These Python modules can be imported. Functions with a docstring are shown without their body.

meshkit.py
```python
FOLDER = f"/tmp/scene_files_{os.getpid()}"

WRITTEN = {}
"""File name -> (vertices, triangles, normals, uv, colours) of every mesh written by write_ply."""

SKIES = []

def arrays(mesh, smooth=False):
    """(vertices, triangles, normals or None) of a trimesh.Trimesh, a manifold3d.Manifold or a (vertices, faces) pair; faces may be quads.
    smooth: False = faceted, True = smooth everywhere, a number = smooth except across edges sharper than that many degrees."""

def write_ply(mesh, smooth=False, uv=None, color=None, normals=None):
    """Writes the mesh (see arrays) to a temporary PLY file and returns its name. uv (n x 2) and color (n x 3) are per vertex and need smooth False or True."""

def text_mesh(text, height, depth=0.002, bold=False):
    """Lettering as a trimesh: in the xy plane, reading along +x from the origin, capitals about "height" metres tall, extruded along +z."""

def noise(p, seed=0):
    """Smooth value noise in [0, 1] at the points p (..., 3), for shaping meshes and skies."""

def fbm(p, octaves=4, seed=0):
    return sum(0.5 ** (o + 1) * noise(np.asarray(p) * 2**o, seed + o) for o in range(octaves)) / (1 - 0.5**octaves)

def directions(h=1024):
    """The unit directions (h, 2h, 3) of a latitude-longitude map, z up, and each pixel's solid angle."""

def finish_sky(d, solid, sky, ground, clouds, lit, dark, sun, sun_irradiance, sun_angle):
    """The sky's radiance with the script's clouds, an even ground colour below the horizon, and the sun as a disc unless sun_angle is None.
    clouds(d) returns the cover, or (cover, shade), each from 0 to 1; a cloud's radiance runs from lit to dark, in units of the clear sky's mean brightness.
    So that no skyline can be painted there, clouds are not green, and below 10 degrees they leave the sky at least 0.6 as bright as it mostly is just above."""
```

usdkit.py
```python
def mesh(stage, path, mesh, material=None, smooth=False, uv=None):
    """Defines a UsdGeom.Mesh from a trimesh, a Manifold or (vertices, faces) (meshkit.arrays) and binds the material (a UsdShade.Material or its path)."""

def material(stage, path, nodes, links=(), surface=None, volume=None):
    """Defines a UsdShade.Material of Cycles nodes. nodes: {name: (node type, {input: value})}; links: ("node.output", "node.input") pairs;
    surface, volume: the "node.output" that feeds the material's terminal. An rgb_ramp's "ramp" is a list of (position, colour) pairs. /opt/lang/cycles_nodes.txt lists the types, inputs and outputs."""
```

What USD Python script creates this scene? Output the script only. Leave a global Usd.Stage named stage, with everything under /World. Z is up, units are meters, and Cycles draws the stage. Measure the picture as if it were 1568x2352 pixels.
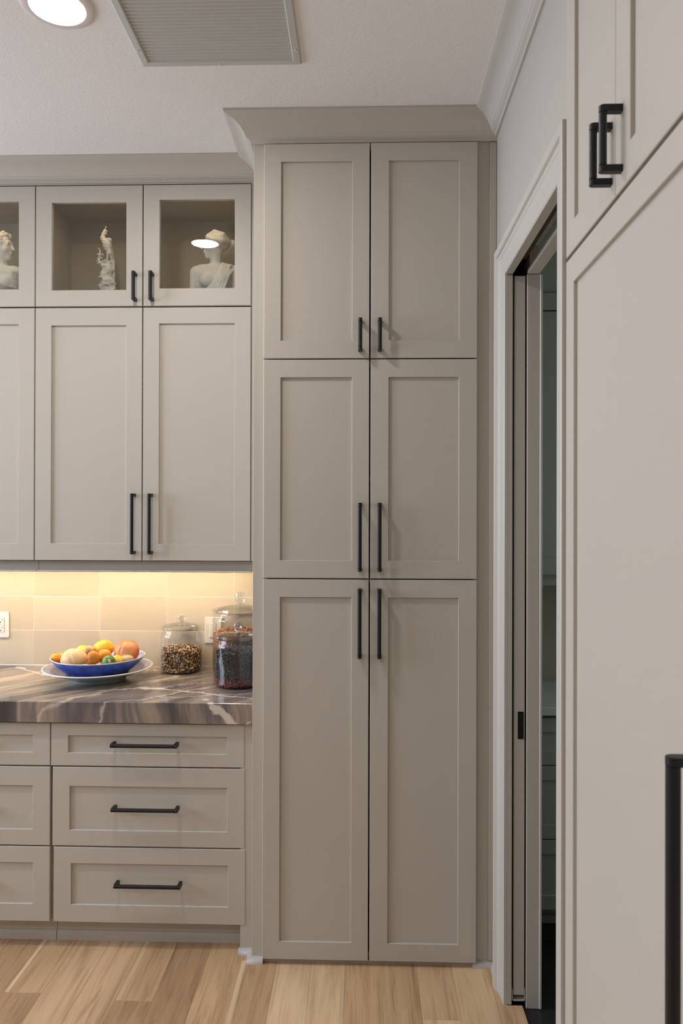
import math, random
import numpy as np
import trimesh
import usdkit
import meshkit
from pxr import Usd, UsdGeom, UsdLux, Gf, Sdf
from shapely.geometry import Polygon, Point, box as sbox

stage = Usd.Stage.CreateInMemory()
UsdGeom.SetStageUpAxis(stage, 'Z')
UsdGeom.SetStageMetersPerUnit(stage, 1.0)
world = UsdGeom.Xform.Define(stage, '/World')
stage.SetDefaultPrim(world.GetPrim())
UsdGeom.Scope.Define(stage, '/World/Looks')
rng = random.Random(7)
nrng = np.random.default_rng(7)

# ------------------------------------------------------------------ camera, lights, exposure
W, H = 1568, 2352
F_PX, YAW, PITCH, ROLL, EYE = 1709.8, -0.0296, 0.0028, -0.0024, 1.6014
APERTURE = 14.9
cy, sy, cp, sp, cr, sr = (fn(a) for a in (YAW, PITCH, ROLL) for fn in (math.cos, math.sin))
R = (np.array([[cr, -sr, 0], [sr, cr, 0], [0, 0, 1]]) @ np.array([[1, 0, 0], [0, cp, -sp], [0, sp, cp]])
     @ np.array([[cy, 0, -sy], [0, 1, 0], [sy, 0, cy]]))
right, up, fwd = (np.array([r[0], r[2], r[1]]) for r in R)
cam = UsdGeom.Camera.Define(stage, '/World/camera')
cam.CreateHorizontalApertureAttr(APERTURE)
cam.CreateVerticalApertureAttr(APERTURE * H / W)
cam.CreateFocalLengthAttr(F_PX / W * APERTURE)
cam.CreateClippingRangeAttr((0.05, 100.0))
cam.CreateFStopAttr(4.0)
cam.CreateFocusDistanceAttr(2.7)
cam.CreateExposureAttr(-1.42)
back = -fwd
cam.AddTransformOp().Set(Gf.Matrix4d(*right, 0, *up, 0, *back, 0, 0, 0, EYE, 1))

CAN_L = 680.0          # radiance of the ceiling lamps
WIN_L = 27.0          # daylight through the room's windows
PANTRY_L = 5.0       # daylight in the pantry
LED_L = 165.0          # light bar under the wall cabinets
PUCK_L = 80.0         # lamps inside the display cabinets
CAN_C = (1.0, 0.95, 0.90)
WIN_C = (0.80, 0.912, 1.13)
LED_C = (1.0, 0.80, 0.55)
PUCK_C = (1.0, 0.74, 0.42)


def rect_light(name, w, h, color, intensity, rows):
    l = UsdLux.RectLight.Define(stage, '/World/' + name)
    l.CreateWidthAttr(w); l.CreateHeightAttr(h)
    l.CreateColorAttr(Gf.Vec3f(*color)); l.CreateIntensityAttr(intensity)
    l.AddTransformOp().Set(Gf.Matrix4d(*rows[0], 0, *rows[1], 0, *rows[2], 0, *rows[3], 1))


# room extents: x to the right, y away from the camera, z up
XL, XR, YF, YB, ZC = -4.2, 0.470, -3.2, 3.3361, 3.01
# a rect light shines along its local -z
rect_light('window_daylight', 2.4, 1.5, WIN_C, WIN_L, [(0, 1, 0), (0, 0, 1), (-1, 0, 0), (XL + .06, 2.0, 1.95)])
rect_light('window_daylight_001', 2.0, 1.5, WIN_C, WIN_L * .06, [(-1, 0, 0), (0, 0, 1), (0, -1, 0), (-1.9, YF + .06, 1.65)])
rect_light('pantry_daylight', 0.7, 0.9, (0.86, 1.0, 0.97), PANTRY_L, [(0, 1, 0), (0, 0, 1), (1, 0, 0), (2.05, 2.4, 1.7)])

# ------------------------------------------------------------------ prim helpers
used = {}
origin = {}


def fresh(parent, name):
    k = (parent, name); n = used.get(k, 0); used[k] = n + 1
    return f'{parent}/{name}' + (f'_{n:03d}' if n else '')


def tag(p, label=None, cat=None, group=None, kind=None):
    for k, v in (('label', label), ('category', cat), ('group', group), ('kind', kind)):
        if v: p.SetCustomDataByKey(k, v)
    return p


def thing(name, label=None, cat=None, loc=(0, 0, 0), group=None, kind=None):
    path = fresh('/World', name)
    x = UsdGeom.Xform.Define(stage, path); x.AddTranslateOp().Set(Gf.Vec3d(*map(float, loc)))
    origin[path] = np.array(loc, float)
    return tag(x.GetPrim(), label, cat, group, kind)


def part(parent, name, mesh, mat, label=None, smooth=False, kind=None):
    pp = str(parent.GetPath()); path = fresh(pp, name)
    o = origin[pp]; origin[path] = o
    if smooth is not False and isinstance(mesh, trimesh.Trimesh):
        mesh = mesh.copy(); mesh.update_faces(mesh.nondegenerate_faces()); mesh.remove_unreferenced_vertices()
    v, f, n = meshkit.arrays(mesh, smooth)
    v = v - o
    if n is None:
        m = usdkit.mesh(stage, path, (v, f), mat, False)
    else:
        m = usdkit.mesh(stage, path, (v, f), mat, False)
        from pxr import Vt
        m.CreateNormalsAttr(Vt.Vec3fArray.FromNumpy(n.astype(np.float32))); m.SetNormalsInterpolation('vertex')
    return tag(m.GetPrim(), label, kind=kind)


def solo(name, mesh, mat, label=None, cat=None, group=None, kind=None, smooth=False):
    path = fresh('/World', name)
    origin[path] = np.zeros(3)
    if smooth is not False and isinstance(mesh, trimesh.Trimesh):
        mesh = mesh.copy(); mesh.update_faces(mesh.nondegenerate_faces()); mesh.remove_unreferenced_vertices()
    m = usdkit.mesh(stage, path, mesh, mat, smooth)
    return tag(m.GetPrim(), label, cat, group, kind)


# ------------------------------------------------------------------ mesh helpers
cat_ = trimesh.util.concatenate


def tm(v, f):
    f = np.asarray(f)
    if f.shape[1] == 4: f = np.vstack([f[:, [0, 1, 2]], f[:, [0, 2, 3]]])
    return trimesh.Trimesh(np.asarray(v, float), f, process=False)


def bx(x0, x1, y0, y1, z0, z1, c=0.0):
    """A box, its edges chamfered by c."""
    lo, hi = np.array([min(x0, x1), min(y0, y1), min(z0, z1)]), np.array([max(x0, x1), max(y0, y1), max(z0, z1)])
    if c <= 0:
        m = trimesh.creation.box(hi - lo); m.apply_translation((lo + hi) / 2)
        return tm(m.vertices, m.faces)
    c = min(c, 0.45 * (hi - lo).min())
    pts = []
    for sx in (0, 1):
        for s_y in (0, 1):
            for sz in (0, 1):
                p = np.where([sx, s_y, sz], hi, lo); s = np.where([sx, s_y, sz], -1, 1)
                for k in range(3):
                    q = p + s * c; q[k] = p[k]; pts.append(q)
    m = trimesh.convex.convex_hull(np.array(pts))
    return tm(m.vertices, m.faces)


def xf(mesh, T):
    m = mesh.copy(); m.apply_transform(T)
    if np.linalg.det(T[:3, :3]) < 0: m.invert()
    return m


def lathe(profile, n=64, c=(0, 0, 0), sx=1.0, sy_=1.0):
    """profile: (r, z) from the outside round to the inside; closed at the axis where r = 0."""
    pr = np.array(profile, float)
    a = np.linspace(0, 2 * math.pi, n, endpoint=False)
    v = np.stack([pr[:, None, 0] * np.cos(a) * sx, pr[:, None, 0] * np.sin(a) * sy_, np.repeat(pr[:, 1:], n, 1)], -1).reshape(-1, 3)
    k = len(pr); i, j = np.meshgrid(np.arange(k - 1), np.arange(n), indexing='ij')
    q = np.stack([i * n + j, i * n + (j + 1) % n, (i + 1) * n + (j + 1) % n, (i + 1) * n + j], -1).reshape(-1, 4)
    m = tm(v, q)
    m = trimesh.Trimesh(m.vertices, m.faces, process=True)
    m.update_faces(m.nondegenerate_faces())
    m.apply_translation(c)
    return m


def ring_rect(x0, x1, z0, z1, loops):
    """loops: (inset, y): rectangles joined one to the next and the last to the first (a moulded frame)."""
    v, f = [], []
    for d, y in loops:
        v += [(x0 + d, y, z0 + d), (x1 - d, y, z0 + d), (x1 - d, y, z1 - d), (x0 + d, y, z1 - d)]
    n = len(loops)
    for i in range(n):
        a, b = i * 4, ((i + 1) % n) * 4
        for k in range(4):
            f.append((a + k, a + (k + 1) % 4, b + (k + 1) % 4, b + k))
    return tm(v, f)


def sweep(path, profile, basis, closed=False):
    """path: 2-D points; profile: (outward, thick) points, a closed section; mitred at corners. outward = left-hand normal of the path.
    basis: (origin, e1, e2, e3) to 3-D, e3 = the thick direction."""
    p = np.array(path, float); n = len(p)
    d = np.diff(p, axis=0); d /= np.linalg.norm(d, axis=1, keepdims=True)
    nn = np.stack([-d[:, 1], d[:, 0]], 1)
    o, e1, e2, e3 = (np.array(b, float) for b in basis)
    v = []
    for i in range(n):
        a, b = nn[max(i - 1, 0)], nn[min(i, n - 2)]
        m = (a + b) / (1 + a @ b)
        for u, t in profile:
            q = p[i] + u * m
            v.append(o + q[0] * e1 + q[1] * e2 + t * e3)
    k = len(profile); f = []
    for i in range(n - 1):
        for j in range(k):
            f.append((i * k + j, i * k + (j + 1) % k, (i + 1) * k + (j + 1) % k, (i + 1) * k + j))
    f = [t for q in f for t in ((q[0], q[1], q[2]), (q[0], q[2], q[3]))]
    tri = trimesh.creation.triangulate_polygon(Polygon(profile), engine='earcut')
    pv, pf = np.array(tri[0]), np.array(tri[1])
    idx = [int(np.argmin(np.linalg.norm(np.array(profile) - q, axis=1))) for q in pv]
    for t in pf:
        a = [idx[x] for x in t]
        f.append((a[0], a[1], a[2])); f.append(tuple((n - 1) * k + x for x in (a[2], a[1], a[0])))
    m = trimesh.Trimesh(np.array(v), np.array(f), process=False)
    m.fix_normals()
    return m


def tube(points, radii, sides=10, caps=True):
    p = np.asarray(points, float); r = np.broadcast_to(radii, (len(p),))
    t = np.gradient(p, axis=0); t /= np.linalg.norm(t, axis=1, keepdims=True)
    ref = np.array([0, 0, 1.0]) if abs(t[0][2]) < .9 else np.array([1.0, 0, 0])
    a = np.cross(t, ref); a /= np.linalg.norm(a, axis=1, keepdims=True); b = np.cross(t, a)
    ang = np.arange(sides) * 2 * math.pi / sides
    v = (p[:, None] + r[:, None, None] * (np.cos(ang)[None, :, None] * a[:, None] + np.sin(ang)[None, :, None] * b[:, None])).reshape(-1, 3)
    f = []
    for i in range(len(p) - 1):
        for j in range(sides):
            q = (i * sides + j, i * sides + (j + 1) % sides, (i + 1) * sides + (j + 1) % sides, (i + 1) * sides + j)
            f += [q[:3], (q[0], q[2], q[3])]
    if caps:
        n = len(v); v = np.vstack([v, p[0], p[-1]]); e = (len(p) - 1) * sides
        for j in range(sides):
            f += [(n, (j + 1) % sides, j), (n + 1, e + j, e + (j + 1) % sides)]
    m = trimesh.Trimesh(v, np.array(f), process=False); m.fix_normals()
    return m


# ------------------------------------------------------------------ materials
def lin(r, g, b):
    return tuple(((c / 255 + .055) / 1.055) ** 2.4 if c > 10 else c / 255 / 12.92 for c in (r, g, b))


def mat(name, nodes, links=(), surface='p.BSDF'):
    usdkit.material(stage, '/World/Looks/' + name, nodes, links, surface=surface)
    return '/World/Looks/' + name


def plain(name, color, rough=0.5, spec=0.5, metal=0.0, bump=None, coat=0.0, var=0.0):
    nodes = {'p': ('principled_bsdf', {'base_color': color, 'roughness': rough, 'specular_ior_level': spec, 'metallic': metal, 'coat_weight': coat})}
    links = []
    if bump or var:
        nodes['g'] = ('geometry', {})
    if bump:
        nodes['n'] = ('noise_texture', {'scale': bump[0], 'detail': 3.0})
        nodes['b'] = ('bump', {'strength': bump[1], 'distance': bump[2]})
        links += [('g.position', 'n.vector'), ('n.fac', 'b.height'), ('b.normal', 'p.normal')]
    if var:
        nodes['nv'] = ('noise_texture', {'scale': 2.2, 'detail': 2.0})
        nodes['r'] = ('rgb_ramp', {'ramp': [(0.3, tuple(c * (1 - var) for c in color)), (0.7, tuple(min(1, c * (1 + var)) for c in color))]})
        links += [('g.position', 'nv.vector'), ('nv.fac', 'r.fac'), ('r.color', 'p.base_color')]
    return mat(name, nodes, links)


PAINT = plain('greige_cabinet_paint', lin(186, 179, 167), .42, .4, bump=(900, .06, .0006))
INSIDE = plain('cabinet_interior_paint', lin(172, 158, 130), .5, .3)
TRIM = plain('pale_grey_trim_paint', lin(190, 186, 177), .4, .4, bump=(700, .05, .0006))
WALLP = plain('pale_grey_wall_paint', lin(180, 175, 165), .6, .3, bump=(160, .12, .002))
CEIL = plain('textured_white_ceiling', lin(230, 227, 223), .85, .2, bump=(150, .22, .004))
BLACK = plain('matte_black_metal', (.005, .005, .006), .42, .4, metal=0.0, bump=(1500, .1, .0004))
DARK = plain('dark_cavity', (.02, .018, .016), .8, .2)
SHOE = plain('pale_shoe_moulding', lin(180, 174, 170), .4, .4)
VENTM = plain('white_vent_metal', lin(190, 190, 184), .4, .4)
FILTER = plain('grey_vent_filter', lin(120, 122, 116), .9, .1)
WHITEP = plain('white_outlet_plastic', lin(232, 224, 214), .3, .5)
LAMPTRIM = plain('white_lamp_trim', lin(214, 206, 202), .5, .3)
GROUT = plain('pale_grout', lin(250, 246, 236), .7, .3)
CERAMIC = plain('white_marble_resin', lin(230, 225, 214), .45, .4, bump=(60, .15, .002))
BROWN = plain('brown_track_timber', lin(94, 76, 62), .6, .3)
PANTRYC = plain('pantry_cabinet_paint', lin(170, 176, 170), .45, .4)
PANTRYT = plain('black_pantry_tile', (.018, .017, .017), .35, .4, var=.3)
PMARBLE = plain('white_pantry_marble', lin(225, 228, 226), .2, .5, var=.12)
STEM = plain('brown_stem', lin(92, 74, 40), .7, .2)


def emit(name, color, strength):
    return mat(name, {'e': ('emission', {'color': color, 'strength': strength})}, surface='e.emission')


CAN_E = emit('lamp_lens_glow', CAN_C, CAN_L)
LED_E = emit('led_bar_glow', LED_C, LED_L)
PUCK_E = emit('puck_lamp_glow', PUCK_C, PUCK_L)


def pane_mat(name, tint, ior=1.5, rough=0.0, edge=1.0):
    # Schlick's reflectance of a thin pane, the same from either side
    f0 = ((ior - 1) / (ior + 1)) ** 2
    return mat(name, {'t': ('transparent_bsdf', {'color': tint}), 'g': ('glossy_bsdf', {'color': (1, 1, 1), 'roughness': rough}),
                      'l': ('layer_weight', {'blend': .5}), 'f5': ('math', {'math_type': 'power', 'value2': 5.0}),
                      'f': ('math', {'math_type': 'multiply_add', 'value2': (1 - f0) * edge, 'value3': f0}), 'm': ('mix_closure', {})},
               [('l.facing', 'f5.value1'), ('f5.value', 'f.value1'), ('f.value', 'm.fac'), ('t.BSDF', 'm.closure1'), ('g.BSDF', 'm.closure2')], surface='m.closure')


GLASS = pane_mat('clear_cabinet_glass', (.93, .94, .93))
JARGLASS = pane_mat('clear_jar_glass', (.995, .996, .993), 1.46, 0.0, .60)
LIDGLASS = pane_mat('clear_lid_glass', (.985, .988, .975), 1.95, 0.0, .55)


def plank_mat(i, base, dark, seed):
    """Oak: long grain along y, cathedral figure, a few knots."""
    return mat(f'oak_plank_{i}', {
        'g': ('geometry', {}),
        'm': ('mapping', {'scale': (26, 1.6, 1), 'location': (seed * 3.1, seed * 1.7, seed)}),
        'n': ('noise_texture', {'scale': 1.6, 'detail': 5.0, 'roughness': .6, 'distortion': .9}),
        'm2': ('mapping', {'scale': (220, 5, 1), 'location': (seed, seed * 2.3, 0)}),
        'n2': ('noise_texture', {'scale': 2.0, 'detail': 3.0}),
        'm3': ('mapping', {'scale': (3.2, 1.1, 1), 'location': (seed * 5.3, seed * .7, seed)}),
        'n3': ('noise_texture', {'scale': 1.3, 'detail': 2.0, 'distortion': .4}),
        'r': ('rgb_ramp', {'ramp': [(.30, dark), (.50, base), (.72, tuple(min(1, c * 1.14) for c in base))]}),
        'r2': ('rgb_ramp', {'ramp': [(.36, (.86, .84, .82)), (.58, (1, 1, 1))]}),
        'r3': ('rgb_ramp', {'ramp': [(.35, (.86, .84, .82)), (.65, (1.04, 1.03, 1.02))]}),
        'x': ('mix_color', {'blend_type': 'multiply', 'fac': .36}),
        'x2': ('mix_color', {'blend_type': 'multiply', 'fac': 1.0, 'use_clamp': False}),
        'b': ('bump', {'strength': .12, 'distance': .001}),
        'p': ('principled_bsdf', {'roughness': .42, 'specular_ior_level': .4}),
    }, [('g.position', 'm.vector'), ('m.vector', 'n.vector'), ('n.fac', 'r.fac'), ('g.position', 'm2.vector'), ('m2.vector', 'n2.vector'), ('n2.fac', 'r2.fac'),
        ('g.position', 'm3.vector'), ('m3.vector', 'n3.vector'), ('n3.fac', 'r3.fac'),
        ('r.color', 'x.a'), ('r2.color', 'x.b'), ('x.result', 'x2.a'), ('r3.color', 'x2.b'), ('x2.result', 'p.base_color'), ('n2.fac', 'b.height'), ('b.normal', 'p.normal')])


def vein_nodes(segs):
    """Cream veins of the slab along given lines (start, end, width, strength), roughened by noise."""
    N = {'q1': ('noise_texture', {'scale': 16.0, 'detail': 4.0, 'roughness': .65}), 'q2': ('vector_math', {'math_type': 'subtract', 'vector2': (.5, .5, .5)}),
         'q3': ('vector_math', {'math_type': 'scale', 'scale': .085}), 'q4': ('vector_math', {'math_type': 'add'})}
    L = [('g.position', 'q1.vector'), ('q1.color', 'q2.vector1'), ('q2.vector', 'q3.vector1'), ('g.position', 'q4.vector1'), ('q3.vector', 'q4.vector2')]
    prev = None
    for i, (a, b, w, k) in enumerate(segs):
        a, b = np.array(a), np.array(b); d = b - a
        N |= {f's{i}': ('vector_math', {'math_type': 'subtract', 'vector2': a}), f'd{i}': ('vector_math', {'math_type': 'dot_product', 'vector2': d / (d @ d)}),
              f'c{i}': ('clamp', {}), f'e{i}': ('vector_math', {'math_type': 'scale', 'vector1': d}), f'f{i}': ('vector_math', {'math_type': 'distance'}),
              f'm{i}': ('map_range', {'range_type': 'smoothstep', 'from_min': w * .55, 'from_max': w, 'to_min': k, 'to_max': 0.0, 'clamp': True})}
        L += [('q4.vector', f's{i}.vector1'), (f's{i}.vector', f'd{i}.vector1'), (f'd{i}.value', f'c{i}.value'), (f'c{i}.result', f'e{i}.scale'), (f's{i}.vector', f'f{i}.vector1'), (f'e{i}.vector', f'f{i}.vector2'), (f'f{i}.value', f'm{i}.value')]
        o = f'm{i}.result'
        if prev:
            N[f'x{i}'] = ('math', {'math_type': 'maximum'}); L += [(prev, f'x{i}.value1'), (o, f'x{i}.value2')]; o = f'x{i}.value'
        prev = o
    return N, L, prev


VN, VL, VOUT = vein_nodes([((-1.02, 2.86, .914), (-.835, 2.915, .914), .010, .75), ((-.87, 2.915, .914), (-.79, 2.905, .914), .026, .85), ((-.835, 2.918, .914), (-.413, 2.767, .914), .011, .8),
                           ((-.80, 2.93, .914), (-.56, 3.05, .914), .007, .6), ((-1.55, 3.295, .914), (-1.30, 3.08, .914), .014, .8), ((-.555, 2.687, .920), (-.465, 2.687, .835), .024, .9), ((-.50, 2.687, .850), (-.41, 2.687, .838), .010, .8)])


def stone_mat():
    """Polished quartzite: taupe and violet-grey bands that run diagonally over the slab, with cream veins."""
    return mat('banded_quartzite', {
        'g': ('geometry', {}),
        'w': ('noise_texture', {'scale': 2.2, 'detail': 3.0, 'roughness': .55}),
        'ws': ('vector_math', {'math_type': 'scale', 'scale': .12}),
        'wa': ('vector_math', {'math_type': 'add'}),
        'rot': ('mapping', {'rotation': (0, 0, math.radians(42))}),
        'sc': ('mapping', {'scale': (7.0, .7, .8)}),
        'n': ('noise_texture', {'scale': 1.0, 'detail': 5.0, 'roughness': .54, 'distortion': .4}),
        'sc2': ('mapping', {'scale': (3.2, .8, .7), 'location': (3.3, 1.2, .4)}),
        'n2': ('noise_texture', {'scale': 1.0, 'detail': 3.0}),
        'r': ('rgb_ramp', {'ramp': [(.27, (.055, .050, .058)), (.39, (.12, .11, .112)), (.46, (.36, .305, .245)), (.52, (.19, .17, .165)), (.60, (.44, .36, .28)), (.68, (.25, .22, .20)), (.78, (.60, .52, .42))]}),
        'r2': ('rgb_ramp', {'ramp': [(.36, (.62, .60, .66)), (.62, (1.25, 1.16, 1.0))]}),
        'mul': ('mix_color', {'blend_type': 'multiply', 'fac': 1.0, 'use_clamp': False}),
        'vw': ('noise_texture', {'scale': 5.0, 'detail': 4.0, 'roughness': .6}),
        'vs': ('vector_math', {'math_type': 'scale', 'scale': .14}),
        'va': ('vector_math', {'math_type': 'add'}),
        'vr': ('mapping', {'rotation': (0, 0, math.radians(-24)), 'scale': (1, 1, 1)}),
        'vsc': ('mapping', {'scale': (1.5, 3.6, 2.2), 'location': (.35, .2, 0)}),
        'v': ('voronoi_texture', {'feature': 'distance_to_edge', 'scale': .3}),
        'vm': ('rgb_ramp', {'ramp': [(0, (.6, .6, .6)), (.003, (.35, .35, .35)), (.008, (0, 0, 0))]}),
        'pn': ('noise_texture', {'scale': 3.4, 'detail': 4.0, 'roughness': .6}),
        'pm': ('rgb_ramp', {'ramp': [(.62, (0, 0, 0)), (.66, (1, 1, 1))]}),
        'mx': ('math', {'math_type': 'maximum'}),
        'allv': ('math', {'math_type': 'maximum'}),
        'xv': ('mix_color', {'blend_type': 'mix', 'b': (.66, .58, .51)}),
        'p': ('principled_bsdf', {'roughness': .12, 'specular_ior_level': .5}),
        **VN,
    }, VL + [('g.position', 'w.vector'), ('w.color', 'ws.vector1'), ('g.position', 'wa.vector1'), ('ws.vector', 'wa.vector2'), ('wa.vector', 'rot.vector'), ('rot.vector', 'sc.vector'), ('sc.vector', 'n.vector'),
        ('rot.vector', 'sc2.vector'), ('sc2.vector', 'n2.vector'), ('n.fac', 'r.fac'), ('n2.fac', 'r2.fac'), ('r.color', 'mul.a'), ('r2.color', 'mul.b'),
        ('g.position', 'vw.vector'), ('vw.color', 'vs.vector1'), ('g.position', 'va.vector1'), ('vs.vector', 'va.vector2'), ('va.vector', 'vr.vector'), ('vr.vector', 'vsc.vector'), ('vsc.vector', 'v.vector'),
        ('v.distance', 'vm.fac'), ('vm.color', 'mx.value1'), ('va.vector', 'pn.vector'), ('pn.fac', 'pm.fac'), ('pm.color', 'mx.value2'),
        ('mx.value', 'allv.value1'), (VOUT, 'allv.value2'), ('allv.value', 'xv.fac'), ('mul.result', 'xv.a'), ('xv.result', 'p.base_color')])


STONE = stone_mat()
TILE = [plain(f'beige_glass_tile_{i}', lin(*c), .06, .5, coat=.3) for i, c in enumerate(((206, 193, 172), (203, 189, 167), (209, 196, 176)))]

# ------------------------------------------------------------------ joinery
EYE4 = np.eye(4)


def facing_y(y):           # front plane at y, looking towards the camera
    T = np.eye(4); T[1, 3] = y; return T


def facing_x(x):           # front plane at x, looking towards -x; local x = -y of the room
    return np.array([[0, 1, 0, x], [-1, 0, 0, 0], [0, 0, 1, 0], [0, 0, 0, 1]], float)


def pull_mesh(L, along='z', r=.0070, out=.033, post=.0125):
    """A bar pull: a round bar between two rounded posts. Local: out = -y, the bar along z, centred at the origin."""
    m = []
    # bar
    n = 18; a = np.arange(n) * 2 * math.pi / n
    zs = [-L / 2 + post, -L / 2 + post + .0006, L / 2 - post - .0006, L / 2 - post]; rs = [r - .0006, r, r, r - .0006]
    v = np.concatenate([np.stack([rr * np.cos(a), rr * np.sin(a) - out, np.full(n, z)], 1) for z, rr in zip(zs, rs)])
    f = []
    for i in range(3):
        for j in range(n): f.append((i * n + j, i * n + (j + 1) % n, (i + 1) * n + (j + 1) % n, (i + 1) * n + j))
    m.append(tm(v, f))
    # posts: stadium seen from above (rounded in front), extruded in z, chamfered at the foot
    w = r * 1.02
    pts = [(w, 0), (w, -out)] + [(w * math.cos(t), -out - w * math.sin(t)) for t in np.linspace(0, math.pi, 11)[1:-1]] + [(-w, -out), (-w, 0)]
    pts = [(round(x, 6), round(y, 6)) for x, y in pts]
    for s in (-1, 1):
        lo, hi = (-L / 2, -L / 2 + post - .0004) if s < 0 else (L / 2 - post + .0004, L / 2)
        layers = []
        for z, k in ((lo, .0008), (lo + .0008, 0), (hi - .0008, 0), (hi, .0008)):
            pp = np.array(Polygon(pts).buffer(-k, join_style=2).exterior.coords)[:-1] if k else np.array(pts)
            if k:
                q = np.array(pts); c = np.array([0, -out * .6]); q = c + (q - c) * (1 - k / .012); q[0, 1] = q[-1, 1] = 0; pp = q
            layers.append(np.c_[pp, np.full(len(pp), z)])
        kk = len(pts); v = np.vstack(layers); f = []
        for i in range(3):
            for j in range(kk): f += [(i * kk + j, i * kk + (j + 1) % kk, (i + 1) * kk + (j + 1) % kk), (i * kk + j, (i + 1) * kk + (j + 1) % kk, (i + 1) * kk + j)]
        for j in range(1, kk - 1): f += [(0, j + 1, j), (3 * kk, 3 * kk + j, 3 * kk + j + 1)]
        p = trimesh.Trimesh(v, np.array(f), process=False); p.fix_normals(); m.append(p)
    m = cat_(m)
    if along == 'x':
        m.apply_transform(trimesh.transformations.rotation_matrix(math.pi / 2, [0, 1, 0]))
    return m


DT = .020      # door thickness
REC = .0085    # depth of the recessed panel


def shaker(parent, name, T, x0, x1, z0, z1, st=.063, rt=.063, rb=None, pull=None, glass=None, tilt=0.0, mt=None, label=None, knob_r=.0070, knob_out=.033):
    """A frame-and-panel front: the frame is the part; panel or pane and handle are its sub-parts. T puts local (x, depth, z) into the room."""
    rb = rt if rb is None else rb
    mt = mt or PAINT
    c, c2 = .0016, .0012
    v, f = [], []
    ins = lambda k: (x0 + st + k, x1 - st - k, z0 + rb + k, z1 - rt - k)
    outer = lambda k: (x0 + k, x1 - k, z0 + k, z1 - k)
    rects = [(outer(0), DT), (outer(0), c), (outer(c), 0.0), (ins(-c2), 0.0), (ins(0), c2), (ins(0), DT)]
    for (a, b, lo, hi), y in rects:
        v += [(a, y, lo), (b, y, lo), (b, y, hi), (a, y, hi)]
    n = len(rects)
    for i in range(n):
        a, b = i * 4, ((i + 1) % n) * 4
        for k in range(4): f.append((a + k, b + k, b + (k + 1) % 4, a + (k + 1) % 4))
    fr = tm(v, f); fr = trimesh.Trimesh(fr.vertices, fr.faces, process=False); fr.fix_normals()
    d = part(parent, name, xf(fr, T), mt, label)
    a, b, lo, hi = ins(0)
    if glass:
        p = bx(a - .004, b + .004, .009, .013, lo - .004, hi + .004)
        if tilt:
            M = trimesh.transformations.rotation_matrix(tilt, [1, 0, 0], [0, .011, (lo + hi) / 2]); p.apply_transform(M)
        part(d, 'glass_pane', xf(p, T), glass, 'clear glass pane')
    else:
        part(d, 'panel', xf(bx(a - .003, b + .003, REC, DT - .003, lo - .003, hi + .003), T), mt)
    if pull:
        px, pz, L, along = pull
        m = pull_mesh(L, along, knob_r, knob_out); m.apply_translation((px, 0, pz))
        part(d, 'handle', xf(m, T), BLACK, 'matte black bar handle')
    return d


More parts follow.
